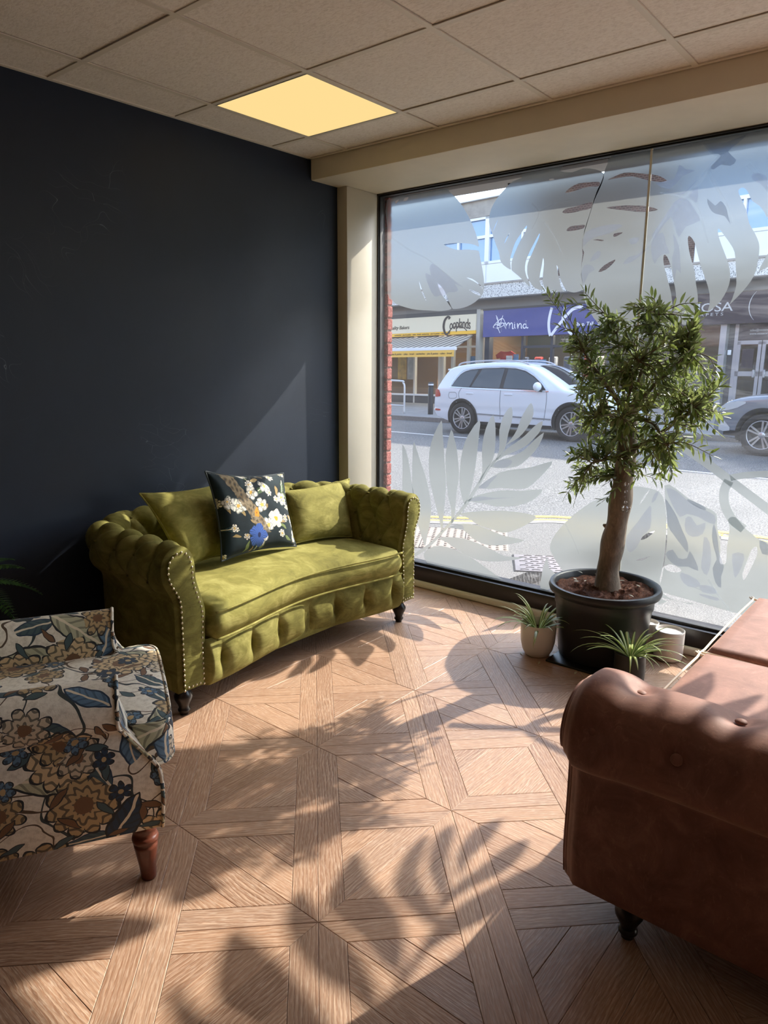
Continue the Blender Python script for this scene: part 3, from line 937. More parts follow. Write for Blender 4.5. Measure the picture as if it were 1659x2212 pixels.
M_kerb = plain('concrete_kerb', srgb(134, 131, 126), 0.8, var=0.12, vscale=20, bump=0.3)
M_yellow = plain('yellow_line_paint', srgb(236, 196, 84), 0.6, var=0.15, vscale=30)
M_wline = plain('white_line_paint', srgb(232, 230, 224), 0.6, var=0.12, vscale=30)
M_farpave = plain('far_pavement_slabs', srgb(142, 142, 142), 0.8, var=0.12, vscale=3)
o = sbox('road_ground', (-80, 2.6, G0 - 0.6), (45, 45, G0), M_road); o.name = 'ground'; tag(o, 'grey asphalt street outside the shop window', kind='structure')
# near pavement follows a bending kerb
kerb = [(-40, 3.9), (-14, 4.1), (-7.0, 4.45), (-4.68, 5.62), (-4.09, 6.16), (-3.6, 6.58), (-2.21, 6.84), (0, 7.15), (30, 9.5)]
kk = smooth_poly(kerb, 5, closed=False)
def strip(name, path, off0, off1, z0, z1, mat, parent=None):
    P = [Vector((p[0], p[1])) for p in path]
    L = []
    for i, p in enumerate(P):
        tdir = (P[min(i + 1, len(P) - 1)] - P[max(i - 1, 0)]).normalized(); nn = Vector((-tdir.y, tdir.x))
        a, b = p + nn * off0, p + nn * off1
        L.append([(a.x, a.y, z0), (a.x, a.y, z1), (b.x, b.y, z1), (b.x, b.y, z0)])
    me = MB().grid(L).mesh(name, False); me.materials.append(mat); street(me)
    return link(name, me, parent)
mb = MB(); rows = [[(p.x, 3.3, G1), (p.x, p.y - 0.12, G1)] for p in kk]; mb.grid(rows)
me = mb.mesh('near_pavement', False); me.materials.append(M_pave); street(me); o = link('pavement', me); tag(o, 'near pavement of fine grey tarmac under the window', kind='structure')
o = strip('kerb', kk, -0.125, 0.0, G0 - 0.05, G1 + 0.004, M_kerb); tag(o, 'pale concrete kerb along the near pavement', kind='structure')
for a, b in ((0.05, 0.145), (0.235, 0.33)):
    o = strip('yellow_line', kk, a, b, G0 - 0.003, G0 + 0.004, M_yellow)
    tag(o, 'yellow road line nearer the kerb' if a < 0.2 else 'yellow road line farther from the kerb', 'road line', 'double yellow lines')
o = sbox('white_line', (-40, 13.0, G0 - 0.003), (-9.6, 13.1, G0 + 0.003), M_wline); tag(o, 'white road line in front of the white car', 'road line', 'white road lines')
o = sbox('white_line', (-6.2, 11.15, G0 - 0.003), (-0.5, 11.23, G0 + 0.003), M_wline); tag(o, 'white road line right of the olive tree', 'road line', 'white road lines')
# far kerb and pavement
o = sbox('far_pavement', (-70, 16.3, G0 - 0.1), (45, 32, G0 + 0.12), M_farpave); o.name = 'far_pavement'; tag(o, 'grey pavement across the street in front of the shops', kind='structure')
o = sbox('far_kerb', (-70, 16.14, G0 - 0.1), (45, 16.3, G0 + 0.125), M_kerb); tag(o, 'concrete kerb across the street', kind='structure')
# tactile paving and utility cover on the near pavement
M_tact, t = material('tactile_paving')
co = t.coord('Object'); sx = t.n('SeparateXYZ'); t.put(sx.inputs[0], co)
t.done(t.bsdf(t.ramp(t.noise(co, 60, 3), [(0.3, srgb(138, 128, 118)), (0.7, srgb(160, 150, 140))]), 0.8))
tp = empty('tactile_paving', S(-4.28, 4.98, G1), YAW + 0.62, 'buff tactile paving slabs with raised dots beside the kerb', 'paving')
slab = MB().box((-0.197, -0.197, -0.03), (0.197, 0.197, 0.012)).mesh('slab', False); slab.materials.append(M_tact); bevel_me(slab, 0.004, 1)
dm = MB()
for i in range(6):
    for j in range(6):
        dm.lathe([(0.014, 0.0), (0.012, 0.005)], 6, Matrix.Translation((-0.165 + 0.066 * i, -0.165 + 0.066 * j, 0.012)))
dots = dm.mesh('dots', False); dots.materials.append(plain('tactile_dots', srgb(120, 108, 98), 0.8))
for i in range(4):
    for j in range(2):
        a = link('slab', slab, tp); a.location = (-0.6 + 0.4 * i, -0.2 + 0.4 * j, 0)
        d = link('slab_dots', dots, a); tag(d, kind='stuff')
M_iron = plain('pale_worn_iron', srgb(142, 134, 132), 0.5, 0.2, var=0.1, vscale=30)
M_slot = plain('cover_grooves', srgb(40, 38, 38), 0.8)
cv = empty('utility_cover', S(-2.86, 5.03, G1 + 0.001), YAW + 0.62, 'rectangular iron utility cover with wavy tread in the near pavement', 'utility cover')
bbox_obj('rim', (-0.36, -0.25, -0.02), (0.36, 0.25, 0.002), M_slot, cv)
bbox_obj('plate', (-0.35, -0.24, -0.02), (0.35, 0.24, 0.006), M_iron, cv, 0.003)
mb = MB()
for r in range(8):
    for k in range(7):
        x0 = -0.31 + 0.09 * k + (0.045 if r % 2 else 0); y0 = -0.21 + 0.06 * r
        mb.tube([(x0 + 0.065 * i / 4, y0 + 0.012 * math.sin(PI * i / 4), 0.006) for i in range(5)], 0.004, 4)
o = mb.build('tread_pattern', M_slot, cv); tag(o, kind='stuff')

# ---------------- the shops across the street
TF, TU = 22.5, 21.7          # shopfront plane, overhanging upper floor
k = TF / 18.3
ku = TU / 18.3
def Z(z): return 1.42 + (z - 1.42) * k          # heights read at 18.3 m carried to the shopfront plane
def ZU(z): return 1.42 + (z - 1.42) * ku
M_white_p = plain('white_upvc', srgb(232, 236, 240), 0.35)
M_pebble, t = material('pebble_dash')
co = t.coord('Object'); v = t.vor(co, 44)
c = t.ramp(t.vor(co, 44, out='Color'), [(0.2, srgb(120, 122, 124)), (0.35, srgb(214, 214, 212)), (1.0, srgb(232, 232, 230))])
t.done(t.bsdf(c, 0.8, 0, t.bump(v, 0.6, 0.02)))
M_conc = plain('weathered_concrete', srgb(160, 154, 148), 0.85, var=0.2, vscale=2.5, bump=0.4, bscale=20)
M_fbrick, t = material('dark_brown_brick')
co = t.mapping(t.coord('Object'), rot=(0, 0, -YAW)); sx = t.n('SeparateXYZ'); t.put(sx.inputs[0], co)
cc = t.n('CombineXYZ'); t.put(cc.inputs[0], sx.outputs[0]); t.put(cc.inputs[1], sx.outputs[2])
bt = t.n('TexBrick'); t.put(bt.inputs['Vector'], cc.outputs[0]); bt.inputs['Scale'].default_value = 4.2
bt.inputs['Color1'].default_value = srgb(72, 46, 38); bt.inputs['Color2'].default_value = srgb(54, 36, 32); bt.inputs['Mortar'].default_value = srgb(112, 94, 86)
bt.inputs['Mortar Size'].default_value = 0.025
t.done(t.bsdf(bt.outputs['Color'], 0.9, 0, t.bump(bt.outputs['Fac'], -0.4, 0.01)))
M_grey = plain('grey_soffit_paint', srgb(120, 119, 118), 0.7)
M_dgrey = plain('dark_grey_panel', srgb(70, 70, 74), 0.5)
def pane_mat(name, see, tint=(0.8, 0.85, 0.88), gloss=0.0):
    m, t = material(name)
    lw = t.n('LayerWeight')
    a = t.n('BsdfTransparent'); a.inputs['Color'].default_value = (*tint, 1)
    b = t.n('BsdfGlossy'); b.inputs['Roughness'].default_value = 0.01
    mx = t.n('MixShader'); t.put(mx.inputs[0], t.math('MULTIPLY_ADD', t.math('POWER', lw.outputs['Facing'], 4.0), 0.8, 1 - see, clamp=True))
    t.t.links.new(a.outputs[0], mx.inputs[1]); t.t.links.new(b.outputs[0], mx.inputs[2]); t.done(mx.outputs[0])
    return m
M_pane = pane_mat('shop_glass', 0.93)
M_bpane, t = material('painted_sky_glass')  # reflected blue sky is put into the base colour
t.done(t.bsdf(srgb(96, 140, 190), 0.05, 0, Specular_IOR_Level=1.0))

bld = empty('shop_building', S(-10, TF, G0 + 0.12), 0, 'two storey parade of shops across the street with white window bands', 'building')
def bpart(name, lo, hi, mat, parent=bld, bevel=0.0):
    o = sbox(name, lo, hi, mat)
    o.parent = parent
    if parent is bld: o.matrix_parent_inverse = BINV
    elif parent is not None: o.matrix_parent_inverse = Matrix.Identity(4)
    return o
bpy.context.view_layer.update()
BINV = bld.matrix_world.inverted()
zb0, zb1 = ZU(3.44), ZU(3.82)                     # pebble band
SA, SB = -42.0, 12.0
q1, q2, q3 = -10.95 * ku, -7.25 * ku, -1.0
bpart('pebble_band', (SA, TU - 0.02, zb0), (SB, TU + 0.3, zb1), M_pebble)
bpart('ledge', (SA, TU - 0.06, zb1), (SB, TU + 0.3, zb1 + 0.05), M_conc)
bpart('soffit', (SA, TU, zb0 - 0.03), (SB, TF + 0.3, zb0), M_grey)
bpart('fascia_board', (SA, TF - 0.28, Z(3.10)), (SB, TF, zb0), M_grey)
bpart('upper_wall', (q1, TU + 0.02, zb1), (q2, TU + 0.4, ZU(6.25)), M_fbrick)
bpart('upper_wall', (-1.0, TU + 0.02, zb1), (SB, TU + 0.4, ZU(6.25)), M_fbrick)
bpart('upper_wall', (SA, TU + 0.02, zb1), (-20.0 * ku, TU + 0.4, ZU(6.25)), M_fbrick)
bpart('concrete_band', (SA, TU - 0.01, ZU(5.78)), (q1, TU + 0.3, ZU(6.25)), M_conc)
bpart('concrete_band', (q2, TU - 0.01, ZU(5.78)), (q3, TU + 0.3, ZU(6.25)), M_conc)
bpart('roof_fascia', (SA, TU - 0.15, ZU(6.25)), (SB, TU + 0.3, ZU(6.29)), M_white_p)
bpart('upper_backing', (SA, TU + 0.35, zb1), (SB, TU + 0.5, ZU(6.25)), M_dgrey)
bpart('roof', (SA, TU + 0.3, ZU(6.2)), (SB, TU + 7.0, ZU(6.27)), M_dgrey)
# white panelled window bands
def winband(s0, s1, n):
    zs, zm, zt = zb1 + 0.05, ZU(4.42), ZU(5.78)
    wd = (s1 - s0) / n
    bpart('window_surround', (s0, TU + 0.06, zs), (s1, TU + 0.30, zm), M_white_p)
    for i in range(n):
        a = s0 + wd * i
        bpart('spandrel_panel', (a + 0.03, TU + 0.03, zs + 0.02), (a + wd - 0.03, TU + 0.10, zm - 0.02), M_white_p)
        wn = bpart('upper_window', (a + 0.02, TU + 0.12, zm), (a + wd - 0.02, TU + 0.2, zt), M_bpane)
        fr = MB(); f = 0.06; zmid = zm + (zt - zm) * 0.55
        fr.box((a, TU + 0.02, zm), (a + wd, TU + 0.12, zm + 0.09)); fr.box((a, TU + 0.02, zt - 0.09), (a + wd, TU + 0.12, zt))
        fr.box((a, TU + 0.02, zm), (a + 0.09, TU + 0.12, zt)); fr.box((a + wd - 0.09, TU + 0.02, zm), (a + wd, TU + 0.12, zt))
        fr.box((a, TU + 0.03, zmid), (a + wd, TU + 0.12, zmid + 0.10)); fr.box((a + wd / 2 - 0.04, TU + 0.03, zm), (a + wd / 2 + 0.04, TU + 0.12, zmid))
        me = fr.mesh('window_frame', False); me.materials.append(M_white_p); street(me); o = link('window_frame', me, wn)
winband(-20.0 * ku, -13.42 * ku, 3); winband(-13.42 * ku, q1, 1); winband(q2, q3, 3)

# shopfront piers
M_post = plain('pale_grey_pier', srgb(176, 174, 168), 0.6)
M_dpost = plain('navy_shop_frame', srgb(46, 52, 66), 0.45)
def shop(name, label): 
    e = empty(name, S(-14, TF, G0 + 0.12), 0, label, 'shop front'); bpy.context.view_layer.update(); return e
def sp(parent, name, lo, hi, mat, bevel=0.0):
    o = sbox(name, lo, hi, mat, None, bevel); o.parent = parent; o.matrix_parent_inverse = parent.matrix_world.inverted(); return o
def wall_text(parent, name, me, s, z, t, mat, mirror=False):
    """text mesh standing on a shop fascia, reading from the street; s is its left end seen from across the street"""
    xform(me, lambda c: S(s + (-(c.x) if mirror else c.x), t - c.z, z + c.y))
    me.materials.append(mat)
    o = link(name, me); o.parent = parent; o.matrix_parent_inverse = parent.matrix_world.inverted(); return o
s_l, s_m, s_r = -26.0, Z(0) * 0 - 13.4 * k, -9.2 * k      # bakery left end, party post, charity shop right end
bpart('pier', (s_m - 0.14, TF - 0.3, G0 + 0.1), (s_m + 0.02, TF + 0.2, Z(3.1)), M_post)
bpart('interior_floor', (SA, TF + 0.1, G0 + 0.1), (SB, TF + 5, G0 + 0.14), M_farpave)
M_int = plain('shop_interior_wall', srgb(120, 92, 66), 0.8)
M_intd = plain('shop_interior_dark', srgb(58, 54, 52), 0.8)
bpart('interior_back', (SA, TF + 4.0, G0 + 0.1), (s_m, TF + 4.1, Z(3.1)), M_int)
bpart('interior_back', (s_m, TF + 3.0, G0 + 0.1), (SB, TF + 3.1, Z(3.1)), M_intd)
bpart('interior_ceiling', (SA, TF + 0.1, Z(2.5)), (SB, TF + 5, Z(2.55)), M_conc)
bpart('party_wall', (s_m - 0.1, TF + 0.15, G0 + 0.1), (s_m, TF + 4.0, Z(3.1)), M_int)

# bakery
M_csign = plain('cream_sign_board', srgb(226, 216, 190), 0.4)
M_cyel = plain('yellow_sign_band', srgb(240, 186, 40), 0.5)
M_ink = plain('dark_sign_ink', srgb(48, 40, 36), 0.5)
bak = shop('bakery_shop', 'bakery shop front with cream and yellow sign and striped awning')
z0, z1 = Z(2.385), Z(2.97)
sp(bak, 'sign_board', (s_l, TF - 0.34, Z(2.48)), (s_m - 0.14, TF - 0.28, z1), M_csign, 0.01)
sp(bak, 'sign_band', (s_l, TF - 0.345, z0), (s_m - 0.14, TF - 0.28, Z(2.48)), M_cyel)
sp(bak, 'sign_top_strip', (s_l, TF - 0.27, z1), (s_m - 0.14, TF - 0.2, Z(3.1)), M_dgrey)  # dark grey strip between sign and fascia
# lettering: tall narrow name with sweeping first letter
nm = text_mesh('lettering', 'ooplands', 0.50, 0, 0.004, 0.002, 0.92); 
wd0 = max(v.co.x for v in nm.vertices)
xform(nm, lambda c: Vector((c.x * 0.98 / wd0 * 1.03, (c.y * 1.05 - 0.02) * 1.0 + 0.05 * math.sin(PI * c.x / wd0) , c.z)))
wall_text(bak, 'lettering', nm, -14.53 * k, Z(2.545), TF - 0.35, M_ink)
cpath = smooth_poly([(0.10, 0.60), (0.17, 0.66), (0.06, 0.70), (-0.08, 0.55), (-0.13, 0.28), (-0.06, 0.02), (0.04, -0.06), (0.16, 0.06), (0.30, 0.22), (0.55, 0.26), (0.80, 0.22), (0.95, 0.12), (1.0, 0.05)], 5, closed=False)
wl = [0.05 + 0.05 * max(0, math.sin(PI * i / len(cpath) * 1.6)) if i < len(cpath) * 0.6 else 0.035 for i in range(len(cpath))]
cm = flat_mesh('swash', [[(p.x, p.y * 0.86) for p in ribbon2d(cpath, wl)]], 0.006)
wall_text(bak, 'lettering', cm, -14.66 * k, Z(2.44), TF - 0.35, M_ink)
tm = text_mesh('lettering', 'Quality Bakers', 0.20, 0.28, 0.003)
w0 = max(v.co.x for v in tm.vertices)
wall_text(bak, 'lettering', tm, -16.22 * k - w0, Z(2.62), TF - 0.35, M_ink)
tm = text_mesh('lettering', 'sandwiches · pies & pasties · cakes · bread  sandwiches · pies & pasties · cakes · bread', 0.085, 0, 0.002)
w0 = max(v.co.x for v in tm.vertices)
wall_text(bak, 'lettering', tm, -14.05 * k - 0.55 - w0, Z(2.413), TF - 0.352, M_ink)
# awning
M_awn, t = material('striped_awning_canvas')
co = t.mapping(t.coord('Object'), rot=(0, 0, -YAW)); sx = t.n('SeparateXYZ'); t.put(sx.inputs[0], co)
fr = t.math('FRACT', t.math('MULTIPLY', sx.outputs[0], 3.4))
t.done(t.bsdf(t.ramp(fr, [(0.0, srgb(104, 94, 86)), (0.36, srgb(104, 94, 86)), (0.40, srgb(206, 196, 180)), (1.0, srgb(206, 196, 180))], 'CONSTANT'), 0.8))
aw_end = -13.62 * k
awt = TF - 2.2
az0, az1 = 1.42 + (1.97 - 1.42) * awt / 17.2, Z(2.34)
ase = -13.62 * awt / 17.2
mb = MB(); mb.grid([[(s_l, TF - 0.3, az1), (-13.6 * k, TF - 0.3, az1)], [(s_l, awt, az0), (ase, awt, az0)], [(s_l, awt, az0 - 0.03), (ase, awt, az0 - 0.03)], [(s_l, TF - 0.3, az1 - 0.03), (-13.6 * k, TF - 0.3, az1 - 0.03)]], close_u=True)
me = mb.mesh('awning', False); me.materials.append(M_awn); street(me); o = link('awning', me); o.parent = bak; o.matrix_parent_inverse = bak.matrix_world.inverted()
bar = sp(bak, 'awning_bar', (s_l, awt - 0.06, az0 - 0.10), (ase + 0.03, awt + 0.06, az0 + 0.02), M_white_p, 0.015)
sp(bak, 'awning_valance', (s_l, awt - 0.05, az0 - 0.32), (ase - 0.04, awt - 0.03, az0 - 0.09), plain('awning_valance_yellow', srgb(238, 190, 84), 0.7))
tm = text_mesh('lettering', 'sandwiches – pies & pasties – cakes – bread – sandwiches – pies & pasties – cakes – bread', 0.095, 0, 0.002)
w0 = max(v.co.x for v in tm.vertices)
wall_text(bak, 'lettering', tm, ase - 0.12 - w0, az0 - 0.235, awt - 0.055, M_ink)
# bakery glazing
zs, zh = Z(0.48), Z(2.3)
M_frame_c = plain('pale_shop_frame', srgb(214, 212, 204), 0.45)
sp(bak, 'stall_riser', (s_l, TF - 0.05, G0 + 0.1), (-15.15 * k, TF + 0.1, zs - 0.03), M_dgrey)
sp(bak, 'window_sill', (s_l, TF - 0.1, zs - 0.04), (-15.15 * k, TF + 0.1, zs + 0.03), M_white_p)
for a, b in ((s_l, -16.2 * k), (-16.2 * k, -15.2 * k), (-14.95 * k, -14.0 * k), (-13.95 * k, s_m - 0.1)):
    pn = sp(bak, 'window_pane', (a, TF + 0.0, zs), (b, TF + 0.01, zh), M_pane)
for a, wdt in ((-16.22 * k, 0.08), (-15.15 * k, 0.14), (-15.02 * k, 0.12), (-14.62 * k, 0.12), (-14.0 * k, 0.12), (s_m - 0.2, 0.1)):
    sp(bak, 'window_post', (a, TF - 0.06, G0 + 0.1), (a + wdt, TF + 0.08, zh + 0.1), M_frame_c)
sp(bak, 'transom', (-15.2 * k, TF - 0.04, Z(1.98)), (s_m - 0.1, TF + 0.06, Z(2.04)), M_frame_c)
M_wood_i = plain('orange_wood_counter', srgb(196, 128, 62), 0.6, var=0.2)
M_redi = plain('red_tray', srgb(190, 40, 36), 0.6)
M_post_y = plain('poster_yellow', srgb(226, 178, 74), 0.6, var=0.3, vscale=6)
M_post_w = plain('poster_pale', srgb(214, 212, 210), 0.6, var=0.2, vscale=5)
M_post_b = plain('poster_blue', srgb(90, 132, 170), 0.6, var=0.4, vscale=5)
sp(bak, 'window_poster', (-17.0 * k, TF + 0.03, Z(0.98)), (-16.62 * k, TF + 0.04, Z(1.82)), M_post_y)
sp(bak, 'window_poster', (-16.56 * k, TF + 0.03, Z(0.98)), (-16.25 * k, TF + 0.04, Z(1.80)), M_post_w)
sp(bak, 'window_poster', (-13.9 * k, TF + 0.03, Z(1.35)), (-13.55 * k, TF + 0.04, Z(1.72)), M_post_b)
def bthing(name, lo, hi, mat, label, cat, bevel=0.02, group=None):
    o = sbox(name, lo, hi, mat, None, bevel); tag(o, label, cat, group); return o
bthing('display_counter', (-16.3 * k, TF + 1.6, G0 + 0.14), (-14.6 * k, TF + 2.3, 0.85), M_wood_i, 'wooden display counter inside the bakery', 'counter')
for i in range(5):
    bthing('bread_tray', (-16.2 * k + 0.34 * i, TF + 1.7, 0.87), (-16.2 * k + 0.34 * i + 0.28, TF + 2.1, 1.0), M_redi if i % 2 else M_post_y, ORD[i] + ' tray of bakes from the left on the bakery counter', 'tray', 0.02, 'trays on the bakery counter')
bthing('menu_board', (-15.9 * k, TF + 3.85, 1.25), (-15.0 * k, TF + 3.95, 1.95), M_ink, 'dark menu board on the back wall of the bakery', 'menu board')
bthing('wall_panel', (-14.9 * k, TF + 2.5, 1.0), (-14.0 * k, TF + 2.6, 2.1), M_wood_i, 'orange wall panel with dark picture inside the bakery', 'panel')
M_glow, t = material('lamp_glow')
em = t.n('Emission'); em.inputs['Color'].default_value = (1.0, 0.85, 0.45, 1); em.inputs['Strength'].default_value = 3.0; t.done(em.outputs[0])
for i in range(2):
    me = MB().sphere((0, 0, 0), 0.06).mesh('ceiling_lamp'); me.materials.append(M_glow); o = link('ceiling_lamp', me); o.location = S(-13.85 * k + 0.08, TF + 0.5, Z(2.15) + 0.10 * i - 0.12); tag(o, 'small glowing lamp inside the bakery door' + (', upper of two' if i else ', lower of two'), 'lamp', 'bakery lamps')

# charity shop with blue sign
M_blue = plain('blue_sign_board', srgb(66, 74, 138), 0.4, var=0.05)
M_wtxt = plain('white_sign_lettering', srgb(228, 230, 240), 0.5)
mind = shop('charity_shop', 'charity shop front with dark blue sign and navy frames')
mz0, mz1 = Z(2.265), Z(3.04)
sp(mind, 'sign_board', (-13.23 * k, TF - 0.36, mz0), (s_r, TF - 0.28, mz1), M_blue, 0.01)
sp(mind, 'sign_top_strip', (-13.3 * k, TF - 0.27, mz1), (s_r, TF - 0.2, Z(3.1)), M_dgrey)  # dark grey strip above the blue sign
def px_sign(pts):       # sign pixels -> metres on the blue board (zoom frame of 1035,630 at 0.16878)
    out = []
    for a, b in pts:
        u, v = 1035 + a * 0.16878, 630 + b * 0.16878
        d = CAM_ROT @ Vector((u - 829.5, -(v - 1106.0), -F_PX))
        q = CAM_POS + d * ((TF - 0.37) / d.dot(SV))
        s = q.dot(SU); out.append((s, q.z - SLOPE * s))
    return out
def strokes(parent, name, polys, w, mat):
    loops = []
    objs = []
    for i, pts in enumerate(polys):
        path = smooth_poly(px_sign(pts), 5, closed=False)
        me = flat_mesh(name, [[(p.x, p.y) for p in ribbon2d(path, w)]], 0.006)
        xform(me, lambda c: S(c.x, TF - 0.365 - 0.003 * (i % 4) - c.z, c.y)); me.materials.append(mat)
        o = link(name, me); o.parent = parent; o.matrix_parent_inverse = parent.matrix_world.inverted(); objs.append(o)
    return objs
strokes(mind, 'logo_stroke', [[(215, 305), (235, 340), (262, 420), (290, 345), (303, 305)], [(220, 330), (250, 400), (262, 440), (300, 400), (340, 470)], [(300, 345), (240, 380), (180, 450), (220, 465), (300, 440), (325, 410), (280, 400), (200, 430), (190, 460), (260, 470), (310, 455), (330, 400), (310, 350), (280, 345), (240, 385), (232, 450), (255, 500), (268, 530), (282, 500), (275, 440), (235, 420)]], 0.022, M_wtxt)
strokes(mind, 'lettering', [[(335, 395), (345, 440), (342, 480), (350, 430), (370, 400), (385, 410), (383, 470), (390, 430), (410, 400), (425, 415), (425, 470), (440, 470)], [(455, 410), (455, 460), (465, 468)], [(452, 393), (456, 397)], [(490, 405), (495, 470), (505, 430), (525, 408), (540, 425), (540, 465), (550, 466)], [(600, 420), (575, 415), (560, 445), (575, 468), (598, 450), (600, 370), (602, 440), (612, 465), (628, 458)]], 0.035, M_wtxt)
strokes(mind, 'lettering', [[(930, 205), (905, 300), (890, 400), (895, 500), (910, 565)], [(920, 560), (1000, 450), (1080, 350), (1150, 270), (1210, 220), (1330, 185)], [(1105, 195), (1080, 290), (1075, 370), (1120, 470), (1190, 550)]], 0.10, M_wtxt)
tm = text_mesh('lettering', 'Shop. Talk. Support.', 0.17, 0, 0.003, 0.003)
wall_text(mind, 'lettering', tm, px_sign([(1225, 440)])[0][0], px_sign([(1225, 440)])[0][1], TF - 0.37, M_wtxt)
sp(mind, 'window_post', (-13.27 * k, TF - 0.15, G0 + 0.1), (-13.1 * k, TF + 0.1, Z(3.0)), M_dpost)
for a in (-11.98, -11.0, -10.05, -9.25):
    sp(mind, 'window_post', (a * k - 0.04, TF - 0.06, G0 + 0.1), (a * k + 0.06, TF + 0.08, mz0), M_dpost)
sp(mind, 'transom', (-11.98 * k, TF - 0.05, Z(1.93)), (s_r, TF + 0.07, Z(2.0)), M_dpost)
sp(mind, 'stall_riser', (-13.2 * k, TF - 0.03, G0 + 0.1), (-11.98 * k, TF + 0.08, Z(0.45)), M_dpost)
for a, b in ((-13.15, -12.0), (-11.95, -11.0), (-10.95, -10.05), (-10.0, -9.25)):
    sp(mind, 'window_pane', (a * k, TF, Z(0.45)), (b * k, TF + 0.01, mz0), M_pane)
M_tee = plain('red_cloth', srgb(178, 34, 44), 0.8, var=0.15)
tee = flat_mesh('tee_shirt', [[(-0.22, -0.25), (0.22, -0.25), (0.24, 0.05), (0.40, 0.02), (0.46, 0.16), (0.22, 0.30), (0.10, 0.27), (-0.10, 0.27), (-0.22, 0.30), (-0.46, 0.16), (-0.40, 0.02), (-0.24, 0.05)]], 0.05)
xform(tee, lambda c: S(-12.78 * k + c.x, TF + 0.4 + c.z, Z(1.62) + c.y)); tee.materials.append(M_tee); o = link('tee_shirt', tee); tag(o, 'red t-shirt in the charity shop window', 'clothing')
bthing('window_poster', (-12.58 * k, TF + 0.05, Z(1.42)), (-12.36 * k, TF + 0.06, Z(1.72)), M_post_w, 'white notice in the charity shop window', 'notice', 0.0)
bthing('window_poster', (-12.32 * k, TF + 0.05, Z(1.42)), (-12.14 * k, TF + 0.06, Z(1.76)), M_post_b, 'blue notice in the charity shop window', 'notice', 0.0)
bthing('door_notice', (-11.75 * k, TF + 0.05, Z(1.42)), (-11.2 * k, TF + 0.06, Z(1.6)), M_post_b, 'pale blue notice on the charity shop door', 'notice', 0.0)
for i in range(6):
    mm = plain('clothes_%d' % i, random.choice([srgb(200, 168, 60), srgb(180, 182, 190), srgb(70, 82, 110), srgb(170, 60, 60), srgb(210, 200, 190)]), 0.8, var=0.2)
    gx0 = -12.7 * k + i * 0.62
    bthing('hanging_garment', (gx0, TF + 1.2, 0.6), (gx0 + 0.34, TF + 1.35, 1.75), mm, ORD[i] + ' garment from the left hanging inside the charity shop', 'clothing', 0.04, 'garments in the charity shop')

# carpet shop with dark sign
M_dsign = plain('dark_plum_sign_board', srgb(62, 56, 62), 0.35, var=0.08)
M_ctxt = plain('grey_sign_lettering', srgb(190, 190, 192), 0.4)
mosa = shop('carpet_shop', 'carpet shop front with dark sign and grey metal double doors')
sp(mosa, 'sign_board', (s_r + 0.1, TF - 0.36, Z(2.37)), (SB, TF - 0.28, Z(3.08)), M_dsign)
tm = text_mesh('lettering', 'MOSA', 0.36, 0, 0.004, 0.0, 0.95); w0 = max(v.co.x for v in tm.vertices); xform(tm, lambda c: Vector((c.x * 1.27 / w0, c.y, c.z)))
wall_text(mosa, 'lettering', tm, -7.13 * k, Z(2.665), TF - 0.37, M_ctxt)
tm = text_mesh('lettering', 'CARPETS', 0.12, 0, 0.004, 0.0, 1.5); w0 = max(v.co.x for v in tm.vertices); xform(tm, lambda c: Vector((c.x * 0.98 / w0, c.y, c.z)))
wall_text(mosa, 'lettering', tm, -7.10 * k, Z(2.57), TF - 0.37, M_ctxt)
arc = flat_mesh('logo_arc', [[(p.x, p.y) for p in ribbon2d([(0.55 * math.cos(a), 0.55 * math.sin(a)) for a in [PI * (0.75 + 0.5 * i / 16) for i in range(17)]], [0.004 + 0.02 * math.sin(PI * i / 16) for i in range(17)])]], 0.005)
wall_text(mosa, 'logo_arc', arc, -5.3 * k, Z(2.75), TF - 0.37, M_ctxt)
M_alu = plain('grey_aluminium_frame', srgb(176, 178, 182), 0.35, 0.5)
sp(mosa, 'window_post', (-6.36 * k, TF - 0.25, G0 + 0.1), (-6.22 * k, TF + 0.1, Z(2.37)), M_alu)
sp(mosa, 'door_post', (-6.08 * k, TF - 0.05, G0 + 0.1), (-6.0 * k, TF + 0.1, Z(2.37)), M_alu)
sp(mosa, 'side_panel', (-6.22 * k, TF - 0.02, G0 + 0.1), (-6.08 * k, TF + 0.05, Z(2.37)), M_dgrey)
sp(mosa, 'over_door_panel', (-6.0 * k, TF - 0.02, Z(2.0)), (-4.2 * k, TF + 0.05, Z(2.37)), M_dsign)
for txt, zz in (('sales@mosacarpets.co.uk', 2.2), ('www.mosacarpets.co.uk', 2.12)):
    tm = text_mesh('lettering', txt, 0.085, 0, 0.002); wall_text(mosa, 'lettering', tm, -5.76 * k, Z(zz), TF - 0.03, M_ctxt)
